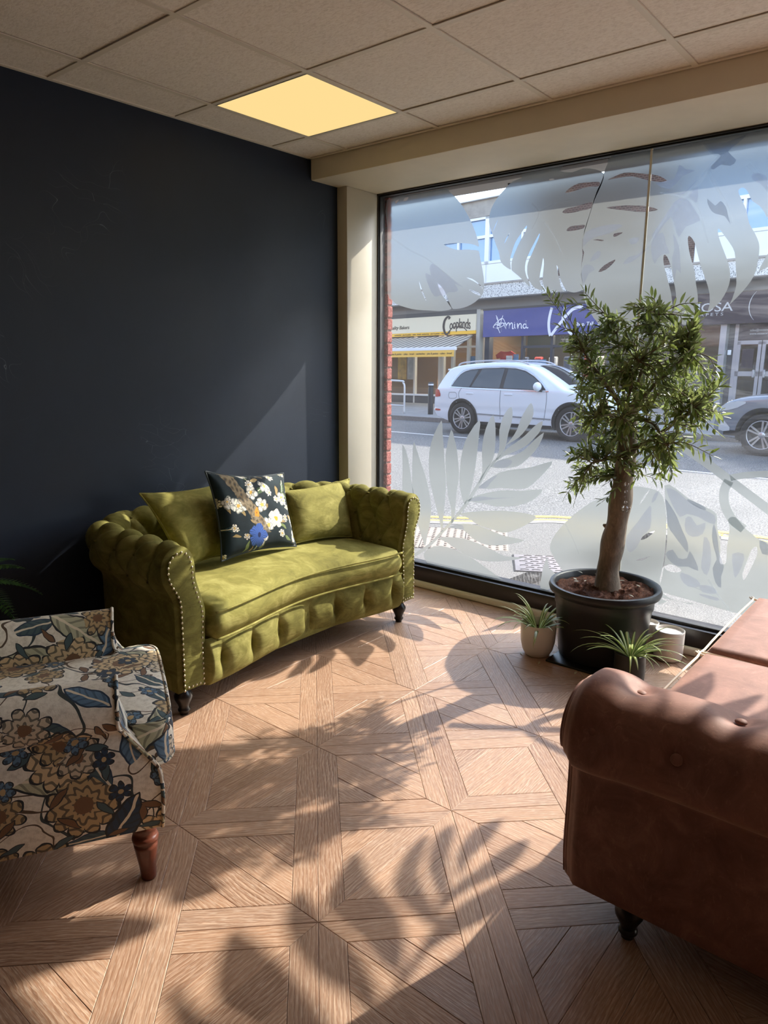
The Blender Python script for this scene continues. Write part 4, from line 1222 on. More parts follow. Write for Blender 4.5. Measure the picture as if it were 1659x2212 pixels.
for a, b in ((-6.0, -5.47), (-5.45, -4.92)):
    d = empty('door', S(a * k, TF, G0 + 0.12)); d.parent = mosa; bpy.context.view_layer.update(); d.matrix_parent_inverse = mosa.matrix_world.inverted(); bpy.context.view_layer.update()
    for lo, hi in (((a * k, TF - 0.04, G0 + 0.12), (a * k + 0.09, TF + 0.02, Z(1.97))), ((b * k - 0.09, TF - 0.04, G0 + 0.12), (b * k, TF + 0.02, Z(1.97))), ((a * k, TF - 0.04, Z(1.90)), (b * k, TF + 0.02, Z(1.99))), ((a * k, TF - 0.04, Z(1.17)), (b * k, TF + 0.02, Z(1.28))), ((a * k, TF - 0.04, G0 + 0.12), (b * k, TF + 0.02, Z(0.3)))):
        sp(d, 'door_rail', lo, hi, M_alu)
    sp(d, 'door_glass', (a * k + 0.09, TF - 0.01, Z(0.3)), (b * k - 0.09, TF + 0.0, Z(1.9)), M_pane)
    hx = b * k - 0.16 if a < -5.6 else a * k + 0.1
    sp(d, 'door_handle', (hx, TF - 0.10, Z(1.14)), (hx + 0.06, TF - 0.04, Z(1.32)), M_alu, 0.01)
for a, b in ((-9.1, -6.36),):
    sp(mosa, 'window_pane', (a * k, TF, Z(0.3)), (b * k, TF + 0.01, Z(2.37)), M_pane)
    sp(mosa, 'window_sill', (a * k, TF - 0.05, Z(0.2)), (b * k, TF + 0.05, Z(0.32)), M_alu)
sp(mosa, 'window_pane', (-4.85 * k, TF, Z(0.3)), (SB, TF + 0.01, Z(2.37)), M_pane)
for i in range(4):
    mm = plain('carpet_%d' % i, random.choice([srgb(150, 140, 130), srgb(110, 104, 100), srgb(170, 160, 150)]), 0.95, var=0.2)
    mb = MB().lathe([(0.22, 0), (0.22, 1.6)], 16); me = mb.mesh('carpet_roll'); me.materials.append(mm); sharpen(me, 40); o = link('carpet_roll', me); o.location = S(-8.9 * k + i * 0.62, TF + 1.2, G0 + 0.15)
    tag(o, ORD[i] + ' upright carpet roll from the left in the carpet shop window', 'carpet roll', 'carpet rolls in the shop')
bthing('door_sign', (-5.88 * k, TF - 0.03, Z(1.35)), (-5.62 * k, TF - 0.02, Z(1.8)), M_dsign, 'dark notice on the glass of the carpet shop door', 'notice', 0.0)
bthing('intercom_box', (-6.2 * k, TF - 0.09, Z(1.66)), (-6.12 * k, TF - 0.03, Z(1.78)), M_white_p, 'small white box on the carpet shop door surround', 'box', 0.01)

# the row our own window belongs to, seen only as a reflection in the shop glass across the street
M_own = plain('own_row_brick', srgb(104, 62, 54), 0.9, var=0.15, vscale=4)
M_green = plain('green_market_fascia', srgb(30, 62, 54), 0.5)
row = sbox('own_row', (-46, 2.2, G1 - 0.3), (-4.6, 3.6, 8.0), M_own); row.name = 'wall_row'
rg = sbox('wall_row_ground_floor', (-46, 3.5, G1 - 0.3), (-4.7, 3.66, 2.45), plain('dark_shop_windows', srgb(34, 35, 38), 0.3)); tag(rg, 'dark ground floor of the row on our side of the street', kind='structure'); row = row; tag(row, 'red brick row on our side of the street', kind='structure')
mk = empty('market_sign', S(-23, 3.6, 2.5), 0, 'green fascia sign reading new market on our side of the street', 'sign'); bpy.context.view_layer.update()
def mpart(name, me, mat):
    me.materials.append(mat); o = link(name, me); o.parent = mk; o.matrix_parent_inverse = mk.matrix_world.inverted(); return o
me = MB().box((-34, 3.6, 2.45), (-16, 3.72, 3.35)).mesh('sign_board', False); street(me); mpart('sign_board', me, M_green)
tm = text_mesh('lettering', 'NEW MARKET', 0.62, 0, 0.01, 0.01); w0 = max(v.co.x for v in tm.vertices)
xform(tm, lambda c: S(-21.0 - c.x * 3.2 / w0, 3.73 + c.z, 2.66 + c.y)); mpart('lettering', tm, M_wtxt)

# glowing strips added to brighten the shop interiors
M_shop, t = material('added_shop_glow')
em = t.n('Emission'); em.inputs['Color'].default_value = (1.0, 0.86, 0.66, 1); em.inputs['Strength'].default_value = 34.0; t.done(em.outputs[0])
for par, a, b in ((bak, -17.5, -16.2), (bak, -15.4, -14.2), (mind, -12.8, -11.6), (mind, -11.0, -9.8), (mosa, -8.4, -7.2)):
    sp(par, 'added_glow_strip', (a * k, TF + 0.9, Z(2.46)), (b * k, TF + 1.15, Z(2.49)), M_shop)

# street furniture
M_bol = plain('black_bollard_paint', srgb(38, 40, 44), 0.5)
b = empty('bollard', S(-14.64, 17.31, G0 + 0.12), 0, 'dark street bollard on the far pavement behind the white car', 'bollard')
MB().lathe([(0.085, 0), (0.085, 0.82), (0.075, 0.84), (0.075, 0.87), (0.085, 0.89), (0.085, 0.98), (0.06, 1.0)], 16).build('post', M_bol, b, auto=40)
MB().lathe([(0.087, 0.0), (0.087, 0.05)], 16, Matrix.Translation((0, 0, 0.90)), cap=False).build('band', M_white_p, b)
M_rail = plain('white_galvanised_rail', srgb(222, 224, 226), 0.35, 0.3)
r = empty('pedestrian_rail', S(-15.85, 17.05, G0 + 0.12), YAW, 'white tubular pedestrian rail on the far pavement by the brick pier', 'railing')
MB().tube(smooth_poly([(0.33, 0, 0), (0.33, 0, 0.45), (0.33, 0, 0.85), (0.27, 0, 0.97), (0.12, 0, 1.03), (-1.6, 0, 1.03), (-1.85, 0, 0.97), (-1.9, 0, 0.8), (-1.9, 0, 0)], 4, closed=False), 0.03, 8).build('hoop', M_rail, r)
MB().tube([(0.33, 0, 0.25), (-1.9, 0, 0.25)], 0.022, 8).build('lower_bar', M_rail, r)

# ------------------------------------------------------------------ furniture
def velvet(name, c0, c1, c2):
    m, t = material(name)
    co = t.coord('Object')
    n1 = t.noise(t.mapping(co, scale=(1.0, 1.0, 1.6)), 7, 5, 0.65, 1.2)
    n2 = t.noise(co, 2.2, 3, 0.5, 0.6)
    c = t.ramp(t.math('ADD', t.math('MULTIPLY', n1, 0.65), t.math('MULTIPLY', n2, 0.35)), [(0.36, c0), (0.5, c1), (0.66, c2)])
    fz = t.noise(co, 240, 3, 0.7)
    wr = t.noise(t.mapping(co, scale=(1, 1, 3)), 11, 3, 0.55, 1.0)
    b = t.bump(wr, 0.25, 0.012); b = t.bump(fz, 0.15, 0.001, b)
    t.done(t.bsdf(c, 0.85, 0, b, Sheen_Weight=0.45, Sheen_Roughness=0.35, Sheen_Tint=c2, Specular_IOR_Level=0.12))
    return m
M_velvet = velvet('olive_velvet', srgb(88, 84, 42), srgb(112, 107, 56), srgb(142, 136, 80))
M_velvet2 = velvet('olive_velvet_cushion', srgb(106, 101, 53), srgb(130, 124, 67), srgb(162, 155, 94))
M_nail = plain('silver_nail_head', srgb(196, 186, 160), 0.3, 0.9)
M_dleg = plain('ebonised_wood', srgb(22, 18, 17), 0.28, var=0.2)

def resample(pts, n):
    P = [Vector(p) for p in pts]
    d = [0.0]
    for a, b in zip(P, P[1:]):
        d.append(d[-1] + (b - a).length)
    out = []
    j = 0
    for i in range(n):
        s = d[-1] * i / (n - 1)
        while j < len(d) - 2 and d[j + 1] < s:
            j += 1
        f = (s - d[j]) / max(1e-9, d[j + 1] - d[j])
        out.append(P[j].lerp(P[j + 1], min(1, max(0, f))))
    return out, d[-1]

def sstep(a, b, x):
    x = min(1, max(0, (x - a) / (b - a)))
    return x * x * (3 - 2 * x)

def cushion_mesh(name, xb, xf, y0, y1, z0, z1, crown=0.025, r=0.04, ny=60, sag=0.0):
    """seat cushion: back at xb, front xf(y), rounded edges, soft crown"""
    rows = []
    nx = 22
    for i in range(ny + 1):
        u = i / ny
        e = min(1.0, min(u, 1 - u) * (y1 - y0) / r)
        ez = math.sqrt(max(0.0, 1 - (1 - e) ** 2))        # 0 at the ends, 1 inside
        ez = max(ez, 0.02)
        y = y0 + (y1 - y0) * u
        fx = xf(y); zm = (z0 + z1) / 2; hz = (z1 - z0) / 2
        sec = []
        x0, x1 = xb + (1 - ez) * r, fx - (1 - ez) * r
        for k in range(nx + 1):                         # top, back to front
            t_ = k / nx; x = x0 + (x1 - x0) * t_
            ef = min(1.0, min(t_, 1 - t_) * (x1 - x0) / r); ex = math.sqrt(max(0, 1 - (1 - ef) ** 2))
            cr = crown * math.sin(PI * t_) ** 0.6 * math.sin(PI * u) ** 0.35 if 0 < t_ < 1 and 0 < u < 1 else 0
            sec.append((x, y, zm + hz * ez * (0.25 + 0.75 * ex) + cr))
        for k in range(nx, -1, -1):
            t_ = k / nx; x = x0 + (x1 - x0) * t_
            ef = min(1.0, min(t_, 1 - t_) * (x1 - x0) / r); ex = math.sqrt(max(0, 1 - (1 - ef) ** 2))
            sec.append((x, y, zm - hz * ez * (0.25 + 0.75 * ex)))
        rows.append(sec)
    mb = MB(); mb.grid(rows, close_v=True)
    n = len(rows[0])
    mb.f.append(tuple(range(n))); mb.f.append(tuple(len(mb.v) - n + k for k in range(n))[::-1])
    return mb.mesh(name)

def turned_leg(parent, mat, x, y, h=0.13, r=0.03, name='leg', tilt=(0, 0)):
    k = h / 0.13
    prof = [(r * 0.95, h), (r * 1.0, h - 0.012 * k), (r * 0.7, h - 0.02 * k), (r * 0.8, h - 0.028 * k), (r * 1.12, h - 0.045 * k), (r * 1.08, h - 0.06 * k), (r * 0.72, h - 0.085 * k), (r * 0.58, h - 0.10 * k), (r * 0.74, h - 0.106 * k), (r * 0.74, h - 0.112 * k), (r * 0.55, h - 0.12 * k), (r * 0.5, 0)]
    mb = MB().lathe(prof[::-1], 20)
    o = mb.build(name, mat, parent); sharpen(o.data, 60)
    o.location = (x, y, 0)
    return o

# ---- green chesterfield love seat
SY = 2.255
sofa = empty('green_sofa', (-2.65, SY, 0), 0, 'olive green velvet two seat chesterfield sofa with nailhead trim against the dark wall', 'sofa')
SOFF = Vector((-2.65, SY, 0))
def loc_(p): return (p[0] - SOFF.x, p[1] - SOFF.y, p[2])
HWI, XBK, XFR, RC = 0.63, -2.90, -2.265, 0.20
plan = [(XFR, SY - HWI)]
plan += [(x, SY - HWI) for x in np.linspace(XFR, XBK + RC, 20)[1:]]
plan += [(XBK + RC - RC * math.sin(a), SY - HWI + RC - RC * math.cos(a)) for a in np.linspace(0, PI / 2, 16)[1:]]
plan += [(XBK, y) for y in np.linspace(SY - HWI + RC, SY + HWI - RC, 30)[1:]]
plan += [(XBK + RC - RC * math.cos(a), SY + HWI - RC + RC * math.sin(a)) for a in np.linspace(0, PI / 2, 16)[1:]]
plan += [(x, SY + HWI) for x in np.linspace(XBK + RC, XFR, 20)[1:]]
NS = 380
ppts, LT = resample([(a, b, 0) for a, b in plan], NS)
prof = [(0.0, 0.13), (0.0, 0.30), (-0.008, 0.44), (0.012, 0.52), (0.028, 0.58), (0.030, 0.64), (0.045, 0.69), (0.075, 0.718), (0.11, 0.724), (0.15, 0.705), (0.176, 0.665), (0.178, 0.61), (0.165, 0.57), (0.143, 0.53), (0.132, 0.49), (0.132, 0.40), (0.135, 0.13)]
NV = 96
pr, LV = resample([(p.x, p.y, 0) for p in smooth_poly([(a, b) for a, b in prof], 6, closed=False)], NV)
v_lo = next(i for i, p in enumerate(pr) if p.y > 0.46); v_hi = max(i for i, p in enumerate(pr) if p.y > 0.555)
TP, TQ = LT / 34.0, (v_hi - v_lo) / (NV - 1) * LV / 4.0
rows = []
btns = []
for i, p in enumerate(ppts):
    a, b = ppts[max(i - 1, 0)], ppts[min(i + 1, NS - 1)]
    tg = (b - a).normalized(); nrm = Vector((-tg.y, tg.x, 0)) * -1.0   # outward
    if (p + nrm * 0.1 - Vector((-2.5, SY, 0))).length < (p - Vector((-2.5, SY, 0))).length: nrm = -nrm
    s = LT * i / (NS - 1)
    endm = sstep(0.02, 0.10, s) * sstep(0.02, 0.10, LT - s)
    row = []
    for j, q in enumerate(pr):
        c0, c1 = pr[max(j - 1, 0)], pr[min(j + 1, NV - 1)]
        tq = (c1 - c0).normalized(); nq = Vector((-tq.y, tq.x, 0))      # normal in the section, outward of the upholstery
        v = LV * (j - v_lo) / (NV - 1)
        m = sstep(-0.06, 0.03, v) * sstep(-0.05, 0.03, (v_hi - v_lo) * LV / (NV - 1) - v) * endm
        A = s / TP + v / TQ; B = s / TP - v / TQ
        puff = (abs(math.sin(PI * A / 2)) * abs(math.sin(PI * B / 2)))
        d = (0.034 * puff ** 0.42 - 0.020) * m
        w = q + nq * d
        row.append(loc_(p + nrm * w.x + Vector((0, 0, w.y))))
    rows.append(row)
mb = MB(); mb.grid(rows)
n = NV
mb.f.append(tuple(range(n))); mb.f.append(tuple(len(mb.v) - n + k for k in range(n))[::-1])
shell = mb.build('arms_and_back', M_velvet, sofa)
bmesh_ = MB().sphere((0, 0, 0), 0.011, 6, 10, (1, 1, 0.6)).mesh('button'); bmesh_.materials.append(M_velvet)
for ia in range(0, 35):
    for ib in range(0, 5):
        if (ia + ib) % 2: continue
        s = ia * TP; v = ib * TQ
        if s < 0.08 or s > LT - 0.08: continue
        i = int(round(s / LT * (NS - 1))); j = min(NV - 1, int(round(v_lo + v / LV * (NV - 1))))
        o = link('button', bmesh_, shell); o.location = rows[i][j]

# front scroll panels with nail heads
def scroll_panel(sgn):
    ybase = SY + sgn * HWI
    P = [Vector((p.x, p.y)) for p in pr]
    cx_ = sum(p.x for p in P) / len(P)
    ins = []
    for j, p in enumerate(P):
        c0, c1 = P[max(j - 1, 0)], P[min(j + 1, len(P) - 1)]
        t_ = (c1 - c0).normalized(); nq = Vector((t_.y, -t_.x))
        ins.append(p + nq * 0.022)
    ins[0] = Vector((ins[0].x, 0.14)); ins[-1] = Vector((ins[-1].x, 0.14))
    me = flat_mesh('scroll_panel', [[(p.x, p.y) for p in ins]], 0.014)
    xform(me, lambda c: Vector(loc_((XFR + 0.006 + c.z, ybase + sgn * c.x, c.y)))); me.materials.append(M_velvet); bevel_me(me, 0.004, 2)
    pn = link('scroll_panel', me, sofa)
    nails = MB(); path, L = resample([(p.x, p.y, 0) for p in ins], 56)
    for p in path: nails.sphere(loc_((XFR + 0.0135, ybase + sgn * p.x, p.y)), 0.0052, 4, 7, (0.7, 1, 1))
    for k in range(1, 5): nails.sphere(loc_((XFR + 0.0135, ybase + sgn * (ins[0].x + (ins[-1].x - ins[0].x) * k / 5), 0.148)), 0.0052, 4, 7, (0.7, 1, 1))
    o = nails.build('nail_heads', M_nail, pn); tag(o, 'row of small silver nail heads', kind='stuff')
scroll_panel(-1); scroll_panel(1)
# seat cushion, tufted front rail, piping
def xfront(y):
    u = (y - (SY - HWI)) / (2 * HWI); u = min(1, max(0, u))
    return -2.215 - 0.085 * (0.5 - 0.5 * math.cos(2 * PI * u)) ** 0.9
cm = cushion_mesh('seat_cushion', XBK + 0.03, lambda y: xfront(y), SY - HWI + 0.012, SY + HWI - 0.012, 0.305, 0.445, 0.03, 0.045, 80)
xform(cm, lambda c: Vector(loc_(c))); cm.materials.append(M_velvet2); cu = link('seat_cushion', cm, sofa)
for zz in (0.432, 0.318):
    path = [loc_((xfront(y) - 0.006, y, zz)) for y in np.linspace(SY - HWI + 0.03, SY + HWI - 0.03, 60)]
    MB().tube(path, 0.005, 6).build('piping', M_velvet2, cu)
rows = []; NB = 7; rb = []
for i in range(361):
    u = i / 360; y = SY - HWI - 0.02 + (2 * HWI + 0.04) * u
    ph = u * NB + 0.5 - 0.5
    fold = abs(math.sin(PI * (u * NB)))
    row = []
    for k in range(21):
        w = k / 20; z = 0.118 + 0.20 * w
        bul = math.sin(PI * min(1, max(0, w))) ** 0.7
        near = math.exp(-((w - 0.5) / 0.22) ** 2)
        pf = abs(math.sin(PI * (u * NB - 0.5)))
        du = abs(((u * NB) % 1) - 0.5)
        cr = math.exp(-(du / 0.06)) * (0.06 * bul + 0.94 * math.exp(-(abs(w - 0.5) / 0.20) ** 1.6))
        d = 0.040 * bul * (1 - 0.12 * math.exp(-(du / 0.22) ** 2)) - 0.038 * cr - 0.012 * math.exp(-(du / 0.16) ** 2 - ((w - 0.5) / 0.3) ** 2) - 0.035 * (1 - sstep(0.0, 0.025, u)) - 0.035 * (1 - sstep(0.0, 0.025, 1 - u))
        row.append(loc_((xfront(y) - 0.045 + d, y, z)))
    rows.append(row)
mb = MB(); mb.grid(rows); fr = mb.build('front_rail', M_velvet, sofa)
for b in range(NB):
    i = int(round((b + 0.5) / NB * 360)); o = link('button', bmesh_, fr); o.location = Vector(rows[i][10]) + Vector((0.003, 0, 0)); o.rotation_euler = (0, PI / 2, 0)
bbox_obj('seat_base', loc_((XBK, SY - HWI, 0.12)), loc_((XFR - 0.06, SY + HWI, 0.31)), M_velvet, sofa)
for dx, dy in ((-2.33, SY - 0.70), (-2.315, SY + 0.695), (-2.98, SY - 0.68), (-2.98, SY + 0.68)):
    turned_leg(sofa, M_dleg, dx - SOFF.x, dy - SOFF.y, 0.13, 0.034)

# ---- throw pillows on the green sofa: corners given, soft bulge
def pillow(name, mat, corners, thick, label, cat='pillow', pinch=0.10, n=28, seam=None, seed=1):
    TLc, TRc, BRc, BLc = [Vector(c) for c in corners]
    ctr = (TLc + TRc + BRc + BLc) / 4
    nrm = (TRc - BLc).cross(TLc - BRc).normalized()
    if nrm.x < 0: nrm = -nrm
    base = Vector((ctr.x, ctr.y, min(c.z for c in (TLc, TRc, BRc, BLc))))
    rnd = random.Random(seed)
    ph = [rnd.uniform(0, 6) for _ in range(6)]
    grids = []
    for side in (1, -1):
        rows = []
        for i in range(n + 1):
            v = i / n; row = []
            for j in range(n + 1):
                u = j / n
                a, b = 2 * u - 1, 2 * v - 1
                # edges pull in between the corners
                ue = u + (0.5 - u) * pinch * (1 - b * b) * 0.9
                ve = v + (0.5 - v) * pinch * (1 - a * a) * 0.9
                p = TLc.lerp(TRc, ue).lerp(BLc.lerp(BRc, ue), ve)
                h = ((1 - a ** 4) * (1 - b ** 4)) ** 0.55 if abs(a) < 1 and abs(b) < 1 else 0
                h *= 1 - 0.25 * (a * a * b * b)
                crease = 0.10 * h * (math.sin(5 * a + 4 * b + ph[0]) * math.sin(3 * b - 2 * a + ph[1]) * 0.6 + 0.5 * math.sin(9 * a - 5 * b + ph[2]) * math.sin(4 * b + ph[3]) * 0.4)
                row.append(p + nrm * side * thick / 2 * (h + crease) - base)
            rows.append(row)
        grids.append(rows)
    mb = MB(); mb.grid(grids[0]); mb.grid(grids[1], flip=True)
    me = mb.mesh(name)
    bm = bmesh.new(); bm.from_mesh(me); bmesh.ops.remove_doubles(bm, verts=bm.verts, dist=1e-5); bmesh.ops.recalc_face_normals(bm, faces=bm.faces); bm.to_mesh(me); bm.free()
    uvl = me.uv_layers.new(name='UVMap')
    ex = ((TRc - TLc) + (BRc - BLc)).normalized(); ey = (TLc - BLc).normalized()
    for l in me.loops:
        c = me.vertices[l.vertex_index].co
        uvl.data[l.index].uv = ((c + base - BLc).dot(ex), (c + base - BLc).dot(ey))
    me.polygons.foreach_set('use_smooth', [True] * len(me.polygons))
    o = link(name, me, None, mat); o.location = base
    tag(o, label, cat, 'throw pillows on the green sofa')
    edge = [p for p in grids[0][0]] + [r[-1] for r in grids[0]][1:] + [p for p in grids[0][-1]][::-1][1:] + [r[0] for r in grids[0]][::-1][1:]
    MB().tube(edge, 0.004, 6, cap=False).build('piping', seam or mat, o)
    return o
def ray_x(px, x):
    d = CAM_ROT @ Vector((px[0] - 829.5, -(px[1] - 1106.0), -F_PX))
    return CAM_POS + d * ((x - CAM_POS.x) / d.x)

# patterned fabrics -------------------------------------------------
def cell_shape(t, uv, scale, off):
    """random cells: local coordinates turned by a random angle, plus the random value"""
    v = t.n('TexVoronoi', feature='F1', voronoi_dimensions='2D'); v.inputs['Scale'].default_value = 1.0
    p = t.vmath('ADD', t.vmath('SCALE', uv, scale=scale), off)
    t.put(v.inputs['Vector'], p)
    d = t.vmath('SUBTRACT', p, v.outputs['Position'])
    sc = t.n('SeparateColor'); t.put(sc.inputs[0], v.outputs['Color'])
    rot = t.n('VectorRotate', rotation_type='Z_AXIS'); t.put(rot.inputs['Vector'], d); t.put(rot.inputs['Angle'], t.math('MULTIPLY', sc.outputs[0], 6.283))
    s = t.n('SeparateXYZ'); t.put(s.inputs[0], rot.outputs[0])
    return s.outputs[0], s.outputs[1], sc.outputs[1], sc.outputs[2]
def step(t, a, b):              # 1 where a < b
    return t.math('LESS_THAN', a, b)
def leaf_mask(t, x, y, L, W, grow=0.0):
    q = t.math('DIVIDE', x, L); w = t.math('MULTIPLY', t.math('SUBTRACT', 1.0, t.math('MULTIPLY', q, q)), W)
    return t.math('MULTIPLY', step(t, t.math('ABSOLUTE', y), t.math('ADD', w, grow)), step(t, t.math('ABSOLUTE', x), L + grow))
def petal_mask(t, x, y, R, n, depth=0.35, grow=0.0):
    r = t.math('SQRT', t.math('ADD', t.math('MULTIPLY', x, x), t.math('MULTIPLY', y, y)))
    a = t.math('ARCTAN2', y, x)
    k = t.math('ABSOLUTE', t.math('COSINE', t.math('MULTIPLY', a, n / 2.0)))
    rad = t.math('MULTIPLY_ADD', t.math('POWER', k, 0.6), R * depth, R * (1 - depth))
    return step(t, r, t.math('ADD', rad, grow)), r, a

M_floral, t = material('floral_linen')
uv0 = t.n('UVMap').outputs[0]
wv = t.noise(uv0, 14, 2, 0.5, out=1)
uv = t.vmath('ADD', uv0, t.vmath('SCALE', t.vmath('SUBTRACT', wv, (0.5, 0.5, 0.5)), scale=0.03))
mott = t.noise(uv0, 60, 4, 0.7)
c = t.ramp(mott, [(0.35, srgb(212, 203, 186)), (0.55, srgb(238, 231, 216))])
DK, NAVY, TEAL, TAN, BRN, BLUE, SAGE = srgb(44, 46, 48), srgb(44, 62, 82), srgb(74, 94, 98), srgb(186, 160, 118), srgb(122, 90, 64), srgb(96, 126, 152), srgb(186, 184, 154)
# vines
for off, col, wd_ in ((0.0, srgb(58, 66, 66), 0.010), (7.3, srgb(92, 74, 56), 0.007)):
    vn = t.noise(t.vmath('ADD', uv0, (off, off, 0)), 5.0, 1.5, 0.4, 0.9)
    c = t.mix(step(t, t.math('ABSOLUTE', t.math('SUBTRACT', vn, 0.5)), wd_), c, col)
def leaves(scale, off, L, W, fill1, fill2, edge, veined=True):
    global c
    x, y, r1, r2 = cell_shape(t, uv, scale, off)
    outer = leaf_mask(t, x, y, L, W, 0.03); inner = leaf_mask(t, x, y, L, W)
    keep = step(t, r2, 0.58)
    c = t.mix(t.math('MULTIPLY', outer, keep), c, edge)
    fl = t.mix(step(t, r1, 0.5), fill1, fill2)
    if veined:
        st = t.math('SINE', t.math('MULTIPLY', t.math('SUBTRACT', x, t.math('ABSOLUTE', y)), 45.0))
        fl = t.mix(t.math('MULTIPLY', step(t, st, -0.5), 0.5), fl, edge)
        fl = t.mix(step(t, t.math('ABSOLUTE', y), 0.018), fl, srgb(226, 214, 190))
    c = t.mix(t.math('MULTIPLY', inner, keep), c, fl)
def flowers(scale, off, R, n, fill1, fill2, core, edge, depth=0.35, rings=26.0, keep_below=0.8):
    global c
    x, y, r1, r2 = cell_shape(t, uv, scale, off)
    outer, r, a = petal_mask(t, x, y, R, n, depth, 0.035); inner, r, a = petal_mask(t, x, y, R, n, depth)
    keep = step(t, r2, keep_below)
    c = t.mix(t.math('MULTIPLY', outer, keep), c, edge)
    fl = t.mix(step(t, r1, 0.5), fill1, fill2)
    st = t.math('SINE', t.math('ADD', t.math('MULTIPLY', r, rings * 2.2), t.math('MULTIPLY', t.math('COSINE', t.math('MULTIPLY', a, n)), 1.6)))
    fl = t.mix(t.math('MULTIPLY', step(t, st, -0.45), 0.75), fl, edge)
    fl = t.mix(step(t, r, R * 0.28), fl, core)
    c = t.mix(t.math('MULTIPLY', inner, keep), c, fl)
leaves(6.5, (3.1, 1.7, 0), 0.40, 0.15, TEAL, BLUE, NAVY)
leaves(4.6, (11.3, 5.2, 0), 0.44, 0.17, NAVY, SAGE, DK)
flowers(4.4, (0.4, 8.8, 0), 0.38, 11, TAN, srgb(214, 188, 146), BRN, DK, 0.30, 26, 0.45)
flowers(6.5, (21.0, 4.4, 0), 0.36, 8, srgb(206, 190, 164), TAN, BRN, DK, 0.45, 22, 0.4)
leaves(12.0, (31.0, 14.0, 0), 0.36, 0.10, TEAL, BRN, DK, False)
flowers(10.0, (41.0, 9.0, 0), 0.28, 6, BLUE, NAVY, TAN, DK, 0.5, 18, 0.35)
wv2 = t.n('TexWave', wave_type='BANDS', bands_direction='X'); t.put(wv2.inputs['Vector'], uv0); wv2.inputs['Scale'].default_value = 420
wv3 = t.n('TexWave', wave_type='BANDS', bands_direction='Y'); t.put(wv3.inputs['Vector'], uv0); wv3.inputs['Scale'].default_value = 420
nb = t.bump(t.noise(uv0, 260, 3, 0.7), 0.35, 0.002)
t.done(t.bsdf(c, 0.85, 0, nb, Sheen_Weight=0.1))

M_peacock, t = material('dark_floral_velvet')
uv0 = t.n('UVMap').outputs[0]
uv = t.vmath('ADD', uv0, t.vmath('SCALE', t.vmath('SUBTRACT', t.noise(uv0, 16, 2, 0.5, out=1), (0.5, 0.5, 0.5)), scale=0.04))
c = t.ramp(t.noise(uv0, 9, 3), [(0.35, srgb(20, 30, 38)), (0.65, srgb(34, 48, 54))])
DK = srgb(20, 26, 32)
leaves(9.0, (2.0, 4.0, 0), 0.46, 0.12, srgb(70, 92, 60), srgb(50, 76, 84), DK)
leaves(14.0, (8.0, 1.0, 0), 0.42, 0.12, srgb(110, 124, 80), srgb(150, 130, 90), DK, False)
flowers(10.5, (5.5, 9.4, 0), 0.36, 5, srgb(226, 220, 208), srgb(206, 204, 200), srgb(206, 170, 90), srgb(120, 124, 120), 0.4, 12, 0.42)
flowers(18.0, (15.5, 3.4, 0), 0.36, 6, srgb(232, 226, 214), srgb(196, 190, 180), srgb(190, 160, 100), DK, 0.4, 10, 0.25)
# one large blue bloom, an orange one, and a peacock tail sweep
sx = t.n('SeparateXYZ'); t.put(sx.inputs[0], uv)
def bloom(cx_, cy_, R, n, col, core):
    global c
    x = t.math('SUBTRACT', sx.outputs[0], cx_); y = t.math('SUBTRACT', sx.outputs[1], cy_)
    m, r, a = petal_mask(t, x, y, R, n, 0.35)
    st = t.math('SINE', t.math('MULTIPLY', a, n * 5.0))
    fl = t.mix(t.math('MULTIPLY', step(t, st, -0.3), 0.5), col, DK)
    fl = t.mix(step(t, r, R * 0.22), fl, core)
    c = t.mix(m, c, fl)
lx = t.math('SUBTRACT', t.math('ADD', sx.outputs[0], t.math('MULTIPLY', sx.outputs[1], 0.55)), 0.30)
tail = t.math('MULTIPLY', step(t, t.math('ABSOLUTE', lx), 0.035), step(t, 0.10, sx.outputs[1]))
tv = t.vor(t.vmath('MULTIPLY', uv, (1, 0.7, 1)), 46, out='Distance', dim='2D')
c = t.mix(t.math('MULTIPLY', tail, 0.9), c, t.ramp(tv, [(0.0, srgb(30, 52, 70)), (0.3, srgb(112, 96, 72)), (0.6, srgb(146, 132, 110)), (0.9, srgb(90, 80, 64))]))
bloom(0.20, 0.09, 0.055, 5, srgb(64, 96, 170), srgb(30, 40, 80))
bloom(0.33, 0.16, 0.045, 5, srgb(232, 226, 210), srgb(214, 160, 60))
bloom(0.21, 0.20, 0.020, 5, srgb(222, 156, 60), srgb(160, 90, 40))
t.done(t.bsdf(c, 0.85, 0, t.bump(t.noise(uv0, 200, 3), 0.2, 0.001), Sheen_Weight=0.12, Specular_IOR_Level=0.12))

pillow('throw_pillow', M_velvet2, [ray_x((301, 1066), -2.85), ray_x((484, 1044), -2.88), ray_x((486, 1200), -2.71), ray_x((402, 1230), -2.67)], 0.12, 'plain olive velvet pillow nearest the left arm of the green sofa', seed=3)
pillow('throw_pillow', M_velvet2, [ray_x((608, 1062), -2.79), ray_x((755, 1034), -2.80), ray_x((760, 1160), -2.56), ray_x((636, 1174), -2.64)], 0.12, 'plain olive velvet pillow at the window end of the green sofa', seed=5)
pillow('throw_pillow', M_peacock, [ray_x((443, 1018), -2.72), ray_x((612, 1022), -2.76), ray_x((640, 1180), -2.595), ray_x((478, 1213), -2.60)], 0.12, 'dark floral throw pillow with white and blue flowers in the middle of the green sofa', seed=9, pinch=0.12, seam=plain('dark_cord', srgb(40, 50, 56), 0.8))

